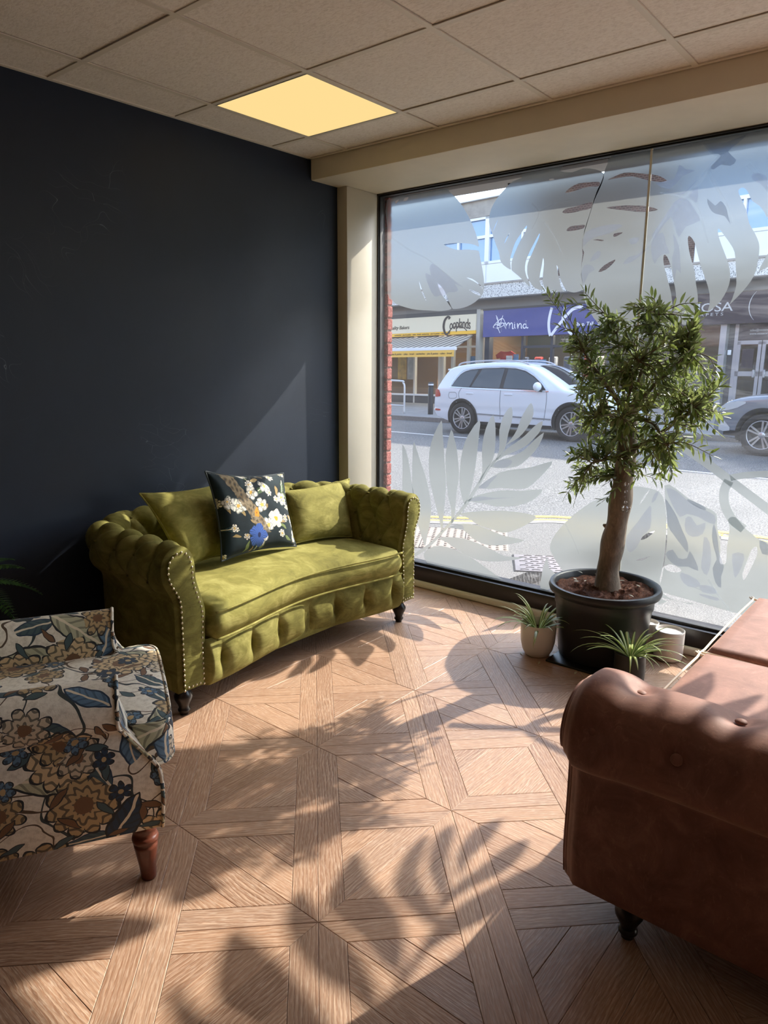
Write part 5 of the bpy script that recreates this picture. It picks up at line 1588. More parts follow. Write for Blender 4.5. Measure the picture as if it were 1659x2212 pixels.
# ---- brown leather chesterfield on the right
M_leather, t = material('brown_suede_leather')
co = t.coord('Object')
n1 = t.noise(co, 9, 6, 0.7, 0.8); n2 = t.noise(t.mapping(co, rot=(0.4, 0.3, 0.5), scale=(1, 1, 0.4)), 60, 4, 0.7, 1.5)
c = t.ramp(n1, [(0.3, srgb(106, 71, 61)), (0.55, srgb(132, 92, 80)), (0.75, srgb(158, 114, 100))])
c = t.mix(t.ramp(n2, [(0.58, 0.0), (0.72, 0.35)]), c, srgb(178, 134, 112))
t.done(t.bsdf(c, 0.62, 0, t.bump(t.noise(co, 150, 4, 0.7), 0.15, 0.002), Specular_IOR_Level=0.3, Sheen_Weight=0.6, Sheen_Roughness=0.4, Sheen_Tint=srgb(220, 180, 160)))
M_piping = plain('pale_piping', srgb(232, 214, 190), 0.6)
BX, BY = -0.2, 2.35
br = empty('brown_sofa', (BX, BY, 0), 0, 'brown leather rolled arm sofa with button tufting at the right edge', 'sofa')
def lb(p): return (p[0] - BX, p[1] - BY, p[2])
bprof = [(1.530, 0.115), (1.520, 0.20), (1.522, 0.35), (1.520, 0.445), (1.505, 0.462), (1.470, 0.49), (1.458, 0.545), (1.475, 0.605), (1.52, 0.648), (1.58, 0.668), (1.645, 0.660), (1.70, 0.625), (1.725, 0.57), (1.73, 0.48), (1.73, 0.30), (1.73, 0.115)]
bp, BL = resample([(p.x, p.y, 0) for p in smooth_poly(bprof, 6, closed=False)], 84)
x0b, x1b = -0.655, 0.42
rows = []; NXB = 120
dimples = [(-0.525, 1.612, 0.664), (-0.305, 1.617, 0.664), (-0.085, 1.62, 0.664), (0.135, 1.62, 0.664), (-0.585, 1.468, 0.58), (-0.395, 1.468, 0.58), (-0.175, 1.468, 0.58), (0.045, 1.468, 0.58)]
for i in range(NXB + 1):
    u = i / NXB; x = x0b + (x1b - x0b) * u
    row = []
    for j, q in enumerate(bp):
        c0, c1 = bp[max(j - 1, 0)], bp[min(j + 1, len(bp) - 1)]
        tq = (c1 - c0).normalized(); nq = Vector((-tq.y, tq.x, 0))
        p = Vector((x, q.x, q.y)); nn = Vector((0, nq.x, nq.y))
        # the roll swells a little at its front end and draws in at the very edge
        f = x - x0b
        roll = sstep(0.43, 0.50, q.y) * sstep(1.75, 1.70, q.x)
        d = 0.014 * roll * math.exp(-(f - 0.07) ** 2 / 0.006) - 0.022 * (1 - sstep(0.0, 0.03, f))
        for b in dimples:
            dd = (Vector(b) - p).length
            d -= 0.020 * math.exp(-(dd / 0.042) ** 2) * 1.0 + 0.006 * math.exp(-(dd / 0.09) ** 2)
        # faint folds linking the buttons
        fo = 0.5 + 0.5 * math.cos(2 * PI * (x + 0.525) / 0.22)
        d -= 0.005 * roll * (fo ** 6) * (1 if q.y > 0.56 else 0.4)
        row.append(lb(p + nn * d))
    rows.append(row)
mb = MB(); mb.grid(rows); n = len(bp)
mb.f.append(tuple(range(n))); mb.f.append(tuple(len(mb.v) - n + k for k in range(n))[::-1])
arm = mb.build('rolled_arm', M_leather, br)
bb = MB().sphere((0, 0, 0), 0.0135, 6, 12, (1, 1, 0.45)).mesh('button'); bb.materials.append(M_leather)
for b in dimples:
    o = link('button', bb, arm); o.location = lb(b); 
    if b[2] < 0.6: o.location = lb((b[0], b[1] + 0.012, b[2])); o.rotation_euler = (1.2, 0, 0)
    else: o.location = lb((b[0], b[1], b[2] - 0.020))
# scroll front of the arm
P2 = [Vector((q.x, q.y)) for q in bp]
ins = []
for j, p in enumerate(P2):
    c0, c1 = P2[max(j - 1, 0)], P2[min(j + 1, len(P2) - 1)]; t_ = (c1 - c0).normalized(); ins.append(p + Vector((t_.y, -t_.x)) * 0.03)
me = flat_mesh('scroll_panel', [[(p.x, p.y) for p in ins]], 0.02); xform(me, lambda c: Vector(lb((x0b - 0.004 + c.z, c.x, c.y)))); me.materials.append(M_leather); bevel_me(me, 0.006, 2); link('scroll_panel', me, br)
MB().tube([lb((x0b - 0.002, p.x, p.y)) for p in ins], 0.006, 6).build('piping', M_leather, br)
# seat
for y0, y1 in ((1.735, 2.475), (2.482, 3.235)):
    me = cushion_mesh('seat_cushion', 0.18, lambda y: -0.63, 0, y1 - y0, 0.31, 0.452, 0.018, 0.035, 50) if False else cushion_mesh('seat_cushion', -0.18, lambda y: 0.63, y0, y1, 0.31, 0.452, 0.018, 0.035, 50)
    xform(me, lambda c: Vector(lb((-c.x, c.y, c.z)))); me.flip_normals(); me.materials.append(M_leather); cu = link('seat_cushion', me, br)
    MB().tube([lb(p) for p in smooth_poly([(-0.10, y0 + 0.012, 0.436), (-0.59, y0 + 0.012, 0.436), (-0.618, y0 + 0.04, 0.436), (-0.618, y1 - 0.04, 0.436), (-0.59, y1 - 0.012, 0.436), (-0.10, y1 - 0.012, 0.436)], 5, closed=False)], 0.0045, 6).build('piping', M_piping, cu)
    MB().tube([lb((-0.618, y, 0.325)) for y in np.linspace(y0 + 0.04, y1 - 0.04, 12)], 0.0045, 6).build('piping', M_piping, cu)
bbox_obj('seat_rail', lb((-0.605, 1.72, 0.115)), lb((0.3, 3.24, 0.315)), M_leather, br, 0.02, 3)
mb = MB(); rows = []
for i in range(41):
    y = 1.54 + (3.26 - 1.54) * i / 40
    rows.append([lb((0.20 + a, y, b)) for a, b in [(p.x, p.y) for p in smooth_poly([(0.0, 0.3), (0.0, 0.55), (0.02, 0.68), (0.10, 0.76), (0.20, 0.76), (0.27, 0.70), (0.27, 0.60), (0.22, 0.54), (0.20, 0.40), (0.20, 0.115)], 4, closed=False)]])
mb.grid(rows); k_ = len(rows[0]); mb.f.append(tuple(range(k_))); mb.f.append(tuple(len(mb.v) - k_ + q for q in range(k_)))
mb.build('backrest', M_leather, br)
for dx, dy in ((-0.498, 1.585), (0.30, 1.585), (-0.498, 3.15), (0.30, 3.15)):
    turned_leg(br, M_dleg, dx - BX, dy - BY, 0.118, 0.032)

# ---- floral armchair on the left
ANG = math.atan2(0.875, 0.485)
CH = Vector((-1.887, 1.046, 0))
chair = empty('floral_armchair', CH, ANG, 'cream armchair with blue and brown floral fabric at the left edge', 'armchair')
M_cleg = plain('mahogany_leg', srgb(96, 50, 34), 0.3, var=0.2, vscale=30)
def chair_arm(sg):
    """arm with a rolled top, S-curved front edge; sg -1 is the viewer's side"""
    # section (outward offset from inner face, z)
    sec = [(0.0, 0.30), (0.0, 0.42), (-0.004, 0.50), (0.004, 0.565), (0.03, 0.598), (0.065, 0.596), (0.100, 0.568), (0.114, 0.525), (0.108, 0.486), (0.088, 0.466), (0.086, 0.456), (0.100, 0.40), (0.108, 0.30), (0.104, 0.22), (0.092, 0.168)]
    sq, L = resample([(p.x, p.y, 0) for p in smooth_poly(sec, 5, closed=False)], 60)
    def xfr(z):           # front edge of the arm by height
        return 0.075 - 0.088 * sstep(0.33, 0.50, z) + 0.006 * math.sin((z - 0.17) * 14)
    rows = []
    for i in range(31):
        u = i / 30
        rows.append([(-0.56 + (xfr(q.y) + 0.56) * u, sg * (0.236 + q.x), q.y) for q in sq])
    mb = MB(); mb.grid(rows); n = len(sq)
    b = len(mb.v) - n
    # closed front: outer edge back to the inner face
    inner = [(xfr(0.30 + 0.0 * k), sg * 0.236, 0.30) for k in range(1)]
    mb.f.append(tuple(b + k for k in range(n))); mb.f.append(tuple(range(n))[::-1])
    me = mb.mesh('arm'); me.materials.append(M_floral)
    uvl = me.uv_layers.new(name='UVMap')
    for l in me.loops:
        i = l.vertex_index; uvl.data[l.index].uv = (me.vertices[i].co.x + 0.3 * sg, -L * (i % n) / (n - 1) if sg < 0 else L * (i % n) / (n - 1))
    o = link('arm', me, chair)
    e = [Vector(p) + Vector((0.002, 0, 0)) for p in rows[-1]]
    MB().tube(e, 0.0055, 6).build('piping', M_floral, o)
    boxuv(o.children[0].data)
chair_arm(-1); chair_arm(1)
def chair_box(name, lo, hi, bev, seg=4):
    o = bbox_obj(name, lo, hi, M_floral, chair, bev, seg); boxuv(o.data); return o
def tcush():
    """T-shaped seat cushion: narrow between the arms, wider in front of them"""
    out = [(-0.45, -0.228), (-0.02, -0.228), (0.005, -0.24), (0.02, -0.275), (0.05, -0.29), (0.10, -0.285), (0.122, -0.255), (0.128, -0.20), (0.13, 0.0), (0.128, 0.20), (0.122, 0.255), (0.10, 0.285), (0.05, 0.29), (0.02, 0.275), (0.005, 0.24), (-0.02, 0.228), (-0.45, 0.228)]
    pts = smooth_poly(out, 3)
    c0 = Vector((-0.15, 0))
    lev = [(0.0, -0.30, 0), (0.85, -0.95, 0), (0.95, -0.99, 0), (0.985, -0.85, 0), (1.0, -0.5, 0), (1.0, 0.5, 0), (0.99, 0.8, 0), (0.965, 0.96, 0), (0.92, 1.03, 0), (0.7, 1.14, 0), (0.4, 1.22, 0), (0.0, 1.25, 0)]
    zm, hz = 0.393, 0.066
    rows = []
    for k, (s, h, _) in enumerate(lev):
        hh = -1.0 if k == 0 else h
        rows.append([((c0 + (Vector((p.x, p.y)) - c0) * s).x, (c0 + (Vector((p.x, p.y)) - c0) * s).y, zm + hz * hh) for p in pts])
    mb = MB(); mb.grid(rows, close_v=True)
    me = mb.mesh('seat_cushion'); me.materials.append(M_floral); boxuv(me)
    o = link('seat_cushion', me, chair)
    for h, s in ((0.93, 0.975), (-0.9, 0.985)):
        loop = [((c0 + (Vector((p.x, p.y)) - c0) * s).x, (c0 + (Vector((p.x, p.y)) - c0) * s).y, zm + hz * h) for p in pts]
        q = MB().tube(loop + [loop[0]], 0.0055, 6, cap=False).build('piping', M_floral, o); boxuv(q.data)
tcush()
chair_box('front_rail', (-0.50, -0.30, 0.168), (0.078, 0.30, 0.333), 0.012)
mb = MB(); rows = []
for i in range(25):
    y = -0.32 + 0.64 * i / 24
    rows.append([(-0.47 - 0.12 * b - a, y, z) for a, b, z in ((0, 0, 0.17), (0, 0, 0.5), (0, 0.6, 0.75), (0.01, 1, 0.88), (0.05, 1.2, 0.92), (0.10, 1.2, 0.90), (0.12, 1.0, 0.82), (0.12, 0.3, 0.5), (0.12, 0, 0.17))])
mb.grid(rows); k_ = len(rows[0]); mb.f.append(tuple(range(k_))); mb.f.append(tuple(len(mb.v) - k_ + q for q in range(k_)))
me = mb.mesh('backrest'); me.materials.append(M_floral); boxuv(me); link('backrest', me, chair)
LP = [(0.0245, 0.0), (0.027, 0.004), (0.027, 0.012), (0.030, 0.04), (0.041, 0.095), (0.042, 0.104), (0.036, 0.108), (0.045, 0.114), (0.047, 0.122), (0.043, 0.130), (0.037, 0.133), (0.044, 0.15), (0.046, 0.17)]
def chair_leg(x, y, tx, ty):
    me = MB().lathe([(r * 0.78, z) for r, z in LP], 20).mesh('leg'); me.materials.append(M_cleg)
    xform(me, lambda c: Vector((c.x + tx * (0.17 - c.z), c.y + ty * (0.17 - c.z), c.z)))
    o = link('leg', me, chair); o.location = (x, y, 0)
chair_leg(0.030, -0.285, 0.02, -0.08); chair_leg(0.030, 0.285, 0.02, 0.08); chair_leg(-0.5, -0.28, -0.25, -0.05); chair_leg(-0.5, 0.28, -0.25, 0.05)

# ------------------------------------------------------------------ plants
def ray_y(px, y):
    d = CAM_ROT @ Vector((px[0] - 829.5, -(px[1] - 1106.0), -F_PX))
    return CAM_POS + d * (y / d.y)

def leaf_material(name, dark, mid, lite, back, trans=0.45):
    m, t = material(name)
    geo = t.n('NewGeometry')
    r = t.math('FRACT', t.math('ADD', geo.outputs['Random Per Island'], t.n('ObjectInfo').outputs['Random']))
    c = t.ramp(r, [(0.0, dark), (0.55, mid), (0.95, lite)])
    c = t.mix(t.math('MULTIPLY', geo.outputs['Backfacing'], 0.6), c, back)
    b = t.bsdf(c, 0.38, 0, None, Specular_IOR_Level=0.5)
    tl = t.n('BsdfTranslucent'); t.put(tl.inputs['Color'], t.mix(0.5, c, lite))
    mx = t.n('MixShader'); mx.inputs[0].default_value = trans
    t.t.links.new(b, mx.inputs[1]); t.t.links.new(tl.outputs[0], mx.inputs[2]); t.done(mx.outputs[0])
    return m
M_oleaf = leaf_material('olive_leaf', srgb(50, 62, 26), srgb(80, 96, 44), srgb(134, 150, 76), srgb(144, 150, 112))
M_bark, t = material('olive_bark')
co = t.coord('Object')
n1 = t.noise(t.mapping(co, scale=(1, 1, 0.35)), 34, 5, 0.7, 0.6); kn = t.ramp(t.vor(t.mapping(co, scale=(1, 1, 0.8)), 15), [(0.0, 1), (0.2, 1), (0.32, 0)])
kn = t.math('MULTIPLY', kn, t.ramp(t.noise(co, 9, 2), [(0.48, 0), (0.54, 1)]))
c = t.ramp(n1, [(0.3, srgb(98, 86, 74)), (0.55, srgb(130, 116, 100)), (0.75, srgb(162, 147, 128))])
c = t.mix(t.math('MULTIPLY', kn, 0.8), c, srgb(50, 34, 26))
t.done(t.bsdf(c, 0.8, 0, t.bump(t.math('SUBTRACT', n1, t.math('MULTIPLY', kn, 0.5)), 0.6, 0.008)))
M_twig = plain('olive_twig', srgb(104, 92, 66), 0.8)
M_pot = plain('black_plastic_pot', srgb(34, 34, 36), 0.42, var=0.15, vscale=5)
M_soil, t = material('coir_soil')
co = t.coord('Object'); n1 = t.noise(co, 55, 6, 0.75, 1.2)
t.done(t.bsdf(t.ramp(n1, [(0.3, srgb(58, 34, 24)), (0.5, srgb(108, 66, 44)), (0.7, srgb(150, 98, 68))]), 0.95, 0, t.bump(n1, 1.0, 0.02)))

PC = Vector((-1.272, 3.235, 0.0))
tree = empty('potted_olive_tree', PC, 0, 'standard olive tree in a large black plastic pot in front of the window', 'potted tree')
ZR = 0.362
MB().lathe([(0.0, 0.013), (0.198, 0.013), (0.202, 0.022), (0.226, 0.265), (0.232, 0.272), (0.233, 0.318), (0.246, 0.325), (0.259, 0.334), (0.264, 0.350), (0.258, ZR + 0.006), (0.246, ZR + 0.008), (0.236, ZR), (0.230, 0.33), (0.226, 0.30), (0.0, 0.30)], 64, cap=False).build('pot', M_pot, tree, auto=50)
rows = []
for i in range(18):
    r = 0.232 * i / 17
    rows.append([(r * math.cos(2 * PI * k / 48), r * math.sin(2 * PI * k / 48), 0.325 + 0.012 * math.sin(9 * r * 10 + k) * random.random() + 0.02 * (1 - i / 17) + 0.020 * random.random()) for k in range(48)])
MB().grid(rows, close_v=True).build('soil', M_soil, tree)
tp = [(1312, 1272), (1312, 1257), (1313, 1227), (1320, 1196), (1325, 1165), (1332, 1135), (1337, 1104), (1342, 1073), (1346, 1043), (1352, 990), (1358, 930), (1366, 870)]
tpath = [ray_y(p, 3.235) - PC for p in tp]
tr_ = smooth_poly(tpath, 5, closed=False)
rad = []
for i in range(len(tr_)):
    u = i / (len(tr_) - 1)
    rad.append((0.056 - 0.010 * u + 0.004 * math.sin(u * 23) + 0.010 * math.exp(-u * 30)) * (1 if u < 0.8 else 1 - (u - 0.8) * 2.2))
MB().tube(tr_, rad, 18).build('trunk', M_bark, tree)
for (u, ang) in ((0.55, 0.5), (0.42, 2.8)):       # stubs where side shoots were cut
    p = tr_[int(u * (len(tr_) - 1))]; d = Vector((math.cos(ang), -math.sin(ang) * 0.5, 0.4)).normalized()
    MB().tube([p + d * 0.03, p + d * 0.055, p + d * 0.064], [0.014, 0.010, 0.004], 8).build('stub', M_bark, tree)

crown_z = [(250, 420), (330, 300), (430, 235), (560, 225), (680, 185), (780, 140), (860, 190), (960, 230), (1080, 215), (1105, 330), (1080, 480), (1180, 530), (1150, 600), (1270, 700), (1240, 780), (1140, 800), (1270, 890), (1290, 950), (1170, 1000), (1210, 1090), (1060, 1130), (980, 1250), (940, 1360), (840, 1420), (740, 1420), (660, 1390), (520, 1330), (480, 1440), (450, 1500), (430, 1430), (390, 1370), (310, 1440), (200, 1470), (215, 1400), (230, 1320), (270, 1240), (230, 1190), (330, 1120), (235, 1000), (250, 900), (235, 780), (260, 700), (230, 580), (180, 440)]
CP = [(1160 + a * 0.3165, 600 + b * 0.3165) for a, b in crown_z]
def inside(p, poly):
    c_ = False; n = len(poly)
    for i in range(n):
        (x1, y1), (x2, y2) = poly[i], poly[i - 1]
        if (y1 > p[1]) != (y2 > p[1]) and p[0] < (x2 - x1) * (p[1] - y1) / (y2 - y1) + x1: c_ = not c_
    return c_
rt = random.Random(11)
ccx, ccy, rx_, ry_ = 1390, 840, 175, 235
tips = []
while len(tips) < 470:
    u, v = rt.uniform(1205, 1580), rt.uniform(630, 1090)
    if not inside((u, v), CP): continue
    rho = min(1, math.hypot((u - ccx) / rx_, (v - ccy) / ry_))
    dep = 0.31 * math.sqrt(max(0.04, 1 - rho ** 2))
    sgn = rt.uniform(-1, 0.85)
    tips.append(ray_y((u, v), 3.215 + dep * sgn) - PC)
for u, v, y in ((1178, 632, 3.12), (1200, 640, 3.12), (1225, 655, 3.13), (1255, 668, 3.15), (1550, 935, 3.1), (1545, 800, 3.1), (1552, 830, 3.1), (1540, 985, 3.05), (1228, 985, 3.0), (1222, 1070, 3.0), (1242, 1080, 3.02), (1300, 1085, 3.1), (1505, 655, 3.2), (1405, 640, 3.2), (1262, 630, 3.15), (1205, 705, 3.05)):
    tips.append(ray_y((u, v), y) - PC)
top = tr_[-1]; heart = tr_[int(len(tr_) * 0.86)]
twigs = MB(); leaves_T = []
boughs = [ray_y(p, y) - PC for p, y in (((1260, 760), 3.1), (1330, 700) and ((1330, 700), 3.25), ((1420, 680), 3.2), ((1490, 760), 3.15), ((1500, 880), 3.1), ((1440, 960), 3.05), ((1290, 900), 3.05), ((1280, 1000), 3.05), ((1380, 780), 3.0), ((1400, 800), 3.42), ((1300, 830), 3.4), ((1470, 850), 3.4), ((1340, 900), 2.98))]
bpaths = []
for b in boughs:
    st = tr_[int(len(tr_) * rt.uniform(0.78, 0.99))]
    mid = st.lerp(b, 0.5) + Vector((rt.uniform(-.03, .03), rt.uniform(-.03, .03), rt.uniform(-.02, .04)))
    path = smooth_poly([st, mid, b], 5, closed=False); bpaths.append(path)
    MB().tube(path, [0.013 - 0.010 * i / (len(path) - 1) for i in range(len(path))], 7).build('bough', M_bark, tree)
allb = [p for path in bpaths for p in path] + tr_[int(len(tr_) * 0.75):]
def leaf_T(pos, d, size, roll):
    d = d.normalized(); up = Vector((0, 0, 1)); sd = d.cross(up)
    sd = sd.normalized() if sd.length > 0.05 else Vector((1, 0, 0))
    n_ = sd.cross(d).normalized()
    R = Matrix((sd, d, n_)).transposed() @ Matrix.Rotation(roll, 3, 'Y')
    return Matrix.Translation(pos) @ (R * size).to_4x4()
def flatten(o): return o
for E_ in tips:
    base = min(allb, key=lambda q: (q - E_).length)
    ln = (E_ - base).length
    if ln > 0.26: base = E_.lerp(base, 0.26 / ln + 0.1)
    bend = Vector((rt.uniform(-.03, .03), rt.uniform(-.03, .03), rt.uniform(-0.005, 0.035)))
    path = smooth_poly([base, base.lerp(E_, 0.5) + bend, E_], 5, closed=False)
    twigs.tube(path, [0.0026 - 0.0016 * i / (len(path) - 1) for i in range(len(path))], 4, cap=False)
    L_ = sum((b - a).length for a, b in zip(path, path[1:]))
    nl = max(4, int(L_ / 0.023))
    for k in range(nl):
        f = 0.12 + 0.88 * k / nl
        i = min(len(path) - 2, int(f * (len(path) - 1))); p = path[i].lerp(path[i + 1], f * (len(path) - 1) - i)
        ax = (path[i + 1] - path[i]).normalized()
        side = ax.cross(Vector((rt.uniform(-1, 1), rt.uniform(-1, 1), rt.uniform(-.4, .8)))).normalized()
        for sg in (1, -1):
            if rt.random() < 0.12: continue
            d = ax * rt.uniform(0.5, 1.0) + side * sg * rt.uniform(0.6, 1.0) + Vector((0, 0, rt.uniform(-0.25, 0.25)))
            leaves_T.append(leaf_T(p, d, rt.uniform(0.95, 1.5) * (0.85 if f > 0.9 else 1), rt.uniform(-0.9, 0.9)))
    leaves_T.append(leaf_T(E_, ax + Vector((rt.uniform(-.2, .2), rt.uniform(-.2, .2), .1)), rt.uniform(0.8, 1.1), rt.uniform(-0.5, 0.5)))
o = twigs.build('twigs', M_twig, tree, fix=False); tag(o, kind='stuff')
LW = 0.0056
lv = [(0, 0, 0), (LW * 0.75, 0.010, 0.0012), (LW, 0.020, 0.0015), (LW * 0.7, 0.031, 0.0005), (0, 0.041, -0.002), (-LW * 0.7, 0.031, 0.0005), (-LW, 0.020, 0.0015), (-LW * 0.75, 0.010, 0.0012), (0, 0.011, -0.0006), (0, 0.021, -0.0006), (0, 0.031, -0.0012)]
lf = [(0, 1, 8), (0, 8, 7), (1, 2, 9, 8), (8, 9, 6, 7), (2, 3, 10, 9), (9, 10, 5, 6), (3, 4, 10), (10, 4, 5)]
lme = bpy.data.meshes.new('leaf'); lme.from_pydata(lv, [], lf); lme.materials.append(M_oleaf); lme.polygons.foreach_set('use_smooth', [True] * len(lf)); lme.update()
cl = CAM_POS - PC
leaves_T.sort(key=lambda M: (M.translation - cl).length)
for M in leaves_T[:290]:
    o = link('leaf', lme, tree); o.matrix_local = M
fv = np.array(lv); allv = []; allf = []
for i, M in enumerate(leaves_T[290:]):
    A = np.array(M); allv.append(fv @ A[:3, :3].T + A[:3, 3]); b = 11 * i
    allf += [tuple(x + b for x in f) for f in lf]
fol = bpy.data.meshes.new('foliage'); fol.from_pydata([tuple(p) for p in np.concatenate(allv)], [], allf); fol.materials.append(M_oleaf); fol.polygons.foreach_set('use_smooth', [True] * len(allf)); fol.update()
o = link('foliage', fol, tree); tag(o, 'dense narrow olive leaves', kind='stuff')
N_LEAVES = len(leaves_T)

# black tray under the pot
bt_ = bbox_obj('pot_tray', (-1.44, 2.985, 0.0005), (-1.145, 3.45, 0.012), plain('black_tray_plastic', srgb(16, 16, 17), 0.3), None, 0.004); tag(bt_, 'flat black tray under the olive tree pot', 'tray')
# crystal garland hanging from the branches
M_crys, t = material('clear_crystal')
g_ = t.n('BsdfGlass'); g_.inputs['IOR'].default_value = 1.5; g_.inputs['Roughness'].default_value = 0.02; t.done(g_.outputs[0])
gp = [ray_y(p, 3.165) for p in ((1353, 1046), (1352, 1062), (1350, 1073), (1351, 1085), (1350, 1099))]
gar = empty('crystal_drop', gp[0], 0, 'string of clear crystal drops hanging beside the olive trunk', 'ornament')
for q, r in zip(gp, (0.012, 0.008, 0.005, 0.008, 0.017)):
    me = MB().sphere((0, 0, 0), r, 5, 8).mesh('crystal_bead', smooth=False); me.materials.append(M_crys); o = link('crystal_bead', me, gar); o.location = q - gp[0]
MB().tube([(0, 0, 0.10)] + [q - gp[0] for q in gp], 0.0006, 4).build('thread', M_twig, gar)
# fallen leaves
rl = random.Random(4)
M_dleaf = leaf_material('fallen_leaf', srgb(150, 146, 110), srgb(196, 192, 160), srgb(214, 210, 184), srgb(200, 196, 170), 0.2)
lme2 = lme.copy(); lme2.materials.clear(); lme2.materials.append(M_dleaf)
for k in range(13):
    a = rl.uniform(0, 2 * PI); r = rl.uniform(0.09, 0.215)
    o = link('fallen_leaf', lme2); o.location = PC + Vector((r * math.cos(a), r * math.sin(a), 0.360)); o.rotation_euler = (rl.uniform(-.2, .2), rl.uniform(-.3, .3), rl.uniform(0, 6))
    o.scale = (1.0, 0.8, 1.0)
    tag(o, 'dry pale leaf lying on the soil of the olive tree pot', 'leaf', 'fallen leaves on the soil')
for (u, v), lab in (((1163, 1436), 'dry pale leaf on the floor in front of the white plant pot'), ((1241, 1458), 'dry pale leaf on the floor in front of the black tray'), ((1128, 1416), 'small pale flake on the floor left of the white plant pot')):
    d = CAM_ROT @ Vector((u - 829.5, -(v - 1106.0), -F_PX)); q = CAM_POS + d * (-CAM_POS.z / d.z)
    o = link('fallen_leaf', lme2); o.location = (q.x, q.y, 0.003); o.rotation_euler = (0, 0, rl.uniform(0, 3)); tag(o, lab, 'leaf', 'fallen leaves on the floor')

# ---- spider plants and white pots
M_spider, t = material('variegated_spider_leaf')
uv = t.n('UVMap').outputs[0]; sx = t.n('SeparateXYZ'); t.put(sx.inputs[0], uv)
d_ = t.math('ABSOLUTE', t.math('SUBTRACT', sx.outputs[0], 0.5))
r = t.n('NewGeometry').outputs['Random Per Island']
grn = t.ramp(r, [(0.0, srgb(92, 126, 52)), (1.0, srgb(140, 166, 80))])
c = t.mix(t.ramp(d_, [(0.16, 1), (0.24, 0)]), grn, srgb(226, 228, 170))
b = t.bsdf(c, 0.35); tl = t.n('BsdfTranslucent'); t.put(tl.inputs['Color'], c); mx = t.n('MixShader'); mx.inputs[0].default_value = 0.4
t.t.links.new(b, mx.inputs[1]); t.t.links.new(tl.outputs[0], mx.inputs[2]); t.done(mx.outputs[0])
M_wpot = plain('white_glazed_ceramic', srgb(226, 218, 208), 0.3, var=0.02)
M_rpot = plain('dark_ribbed_ceramic', srgb(52, 50, 48), 0.5, var=0.1)
def blade(parent, base, az, out, rise, length, w, seed):
    rr = random.Random(seed)
    pts = []; n = 12
    p = Vector(base); el = math.atan2(rise, out); v = Vector((math.cos(az), math.sin(az), 0))
    step_ = length / n; curl = rr.uniform(0.10, 0.20) * (1.15 - 0.4 * min(1, rise))
    for i in range(n + 1):
        pts.append(p.copy()); p = p + (v * math.cos(el) + Vector((0, 0, math.sin(el)))) * step_
        el -= curl * (0.4 + 1.2 * i / n)
        el = max(el, -1.45)
    sd = Vector((-math.sin(az), math.cos(az), 0))
    rows = []
    for i, q in enumerate(pts):
        u = i / n; ww = w * (0.55 + 0.9 * u) if u < 0.35 else w * 0.87 * (1 - (u - 0.35) / 0.65) ** 0.7
        tg = (pts[min(i + 1, n)] - pts[max(i - 1, 0)]).normalized(); nn = sd.cross(tg)
        rows.append([q - sd * ww / 2 + nn * ww * 0.18, q, q + sd * ww / 2 + nn * ww * 0.18])
    mb = MB(); mb.grid(rows); me = mb.mesh('blade', fix=False); me.materials.append(M_spider)
    uvl = me.uv_layers.new(name='UVMap')
    for l in me.loops:
        i = l.vertex_index; uvl.data[l.index].uv = ((i % 3) / 2, (i // 3) / n)
    return link('leaf_blade', me, parent)
def spider_plant(loc, label, potmat, prof, zs, nb, seed, lmin, lmax, ribs=False):
    sp_ = empty('spider_plant', loc, 0, label, 'potted plant')
    mb = MB().lathe(prof, 40, cap=False)
    if ribs:
        mb.v = [(x * (1 + 0.02 * math.cos(40 * math.atan2(y, x))), y * (1 + 0.02 * math.cos(40 * math.atan2(y, x))), z) if 0.012 < z < 0.12 else (x, y, z) for x, y, z in mb.v]
    mb.build('pot', potmat, sp_, auto=50)
    MB().lathe([(0.0, zs), (prof[-2][0] * 0.9, zs)], 24, cap=False).build('soil', M_soil, sp_)
    rr = random.Random(seed)
    for k in range(nb):
        az = 2 * PI * k / nb * 2.62 + rr.uniform(-.3, .3); inner = k / nb
        rise = 0.25 + 1.9 * inner * inner + rr.uniform(0, .5)
        blade(sp_, (0.012 * math.cos(az), 0.012 * math.sin(az), zs), az, 1.0, rise, rr.uniform(lmin, lmax) * (1 - 0.15 * inner), rr.uniform(0.014, 0.021), seed * 100 + k)
    return sp_
spider_plant((-1.515, 3.045, 0), 'spider plant with striped leaves in a smooth white pot left of the olive tree', M_wpot, [(0.0, 0.0), (0.052, 0.0), (0.060, 0.004), (0.074, 0.03), (0.083, 0.07), (0.086, 0.12), (0.086, 0.163), (0.083, 0.166), (0.080, 0.163), (0.079, 0.12), (0.0, 0.12)], 0.125, 34, 5, 0.18, 0.30)
spider_plant((-1.055, 3.045, 0), 'spider plant with pale striped leaves in a dark ribbed pot right of the tray', M_rpot, [(0.0, 0.0), (0.062, 0.0), (0.066, 0.006), (0.068, 0.06), (0.068, 0.125), (0.070, 0.128), (0.070, 0.136), (0.066, 0.138), (0.063, 0.13), (0.062, 0.11), (0.0, 0.11)], 0.115, 44, 8, 0.18, 0.32, True)
def white_cup(loc, label, k=1.0):
    e = empty('white_pot', loc, 0, label, 'pot', 'white cylinder pots')
    MB().lathe([(r * k, z) for r, z in ((0.0, 0.0), (0.056, 0.0), (0.064, 0.006), (0.068, 0.02), (0.069, 0.14), (0.0685, 0.148), (0.066, 0.15), (0.064, 0.147), (0.0635, 0.136))], 40, cap=False).build('body', M_wpot, e, auto=60)
    MB().lathe([(0.0, 0.136), (0.0635 * k, 0.136)], 40, cap=False).build('lid', M_wpot, e)
white_cup((-1.0, 3.41, 0), 'white cylinder pot right of the olive tree pot, nearer one')
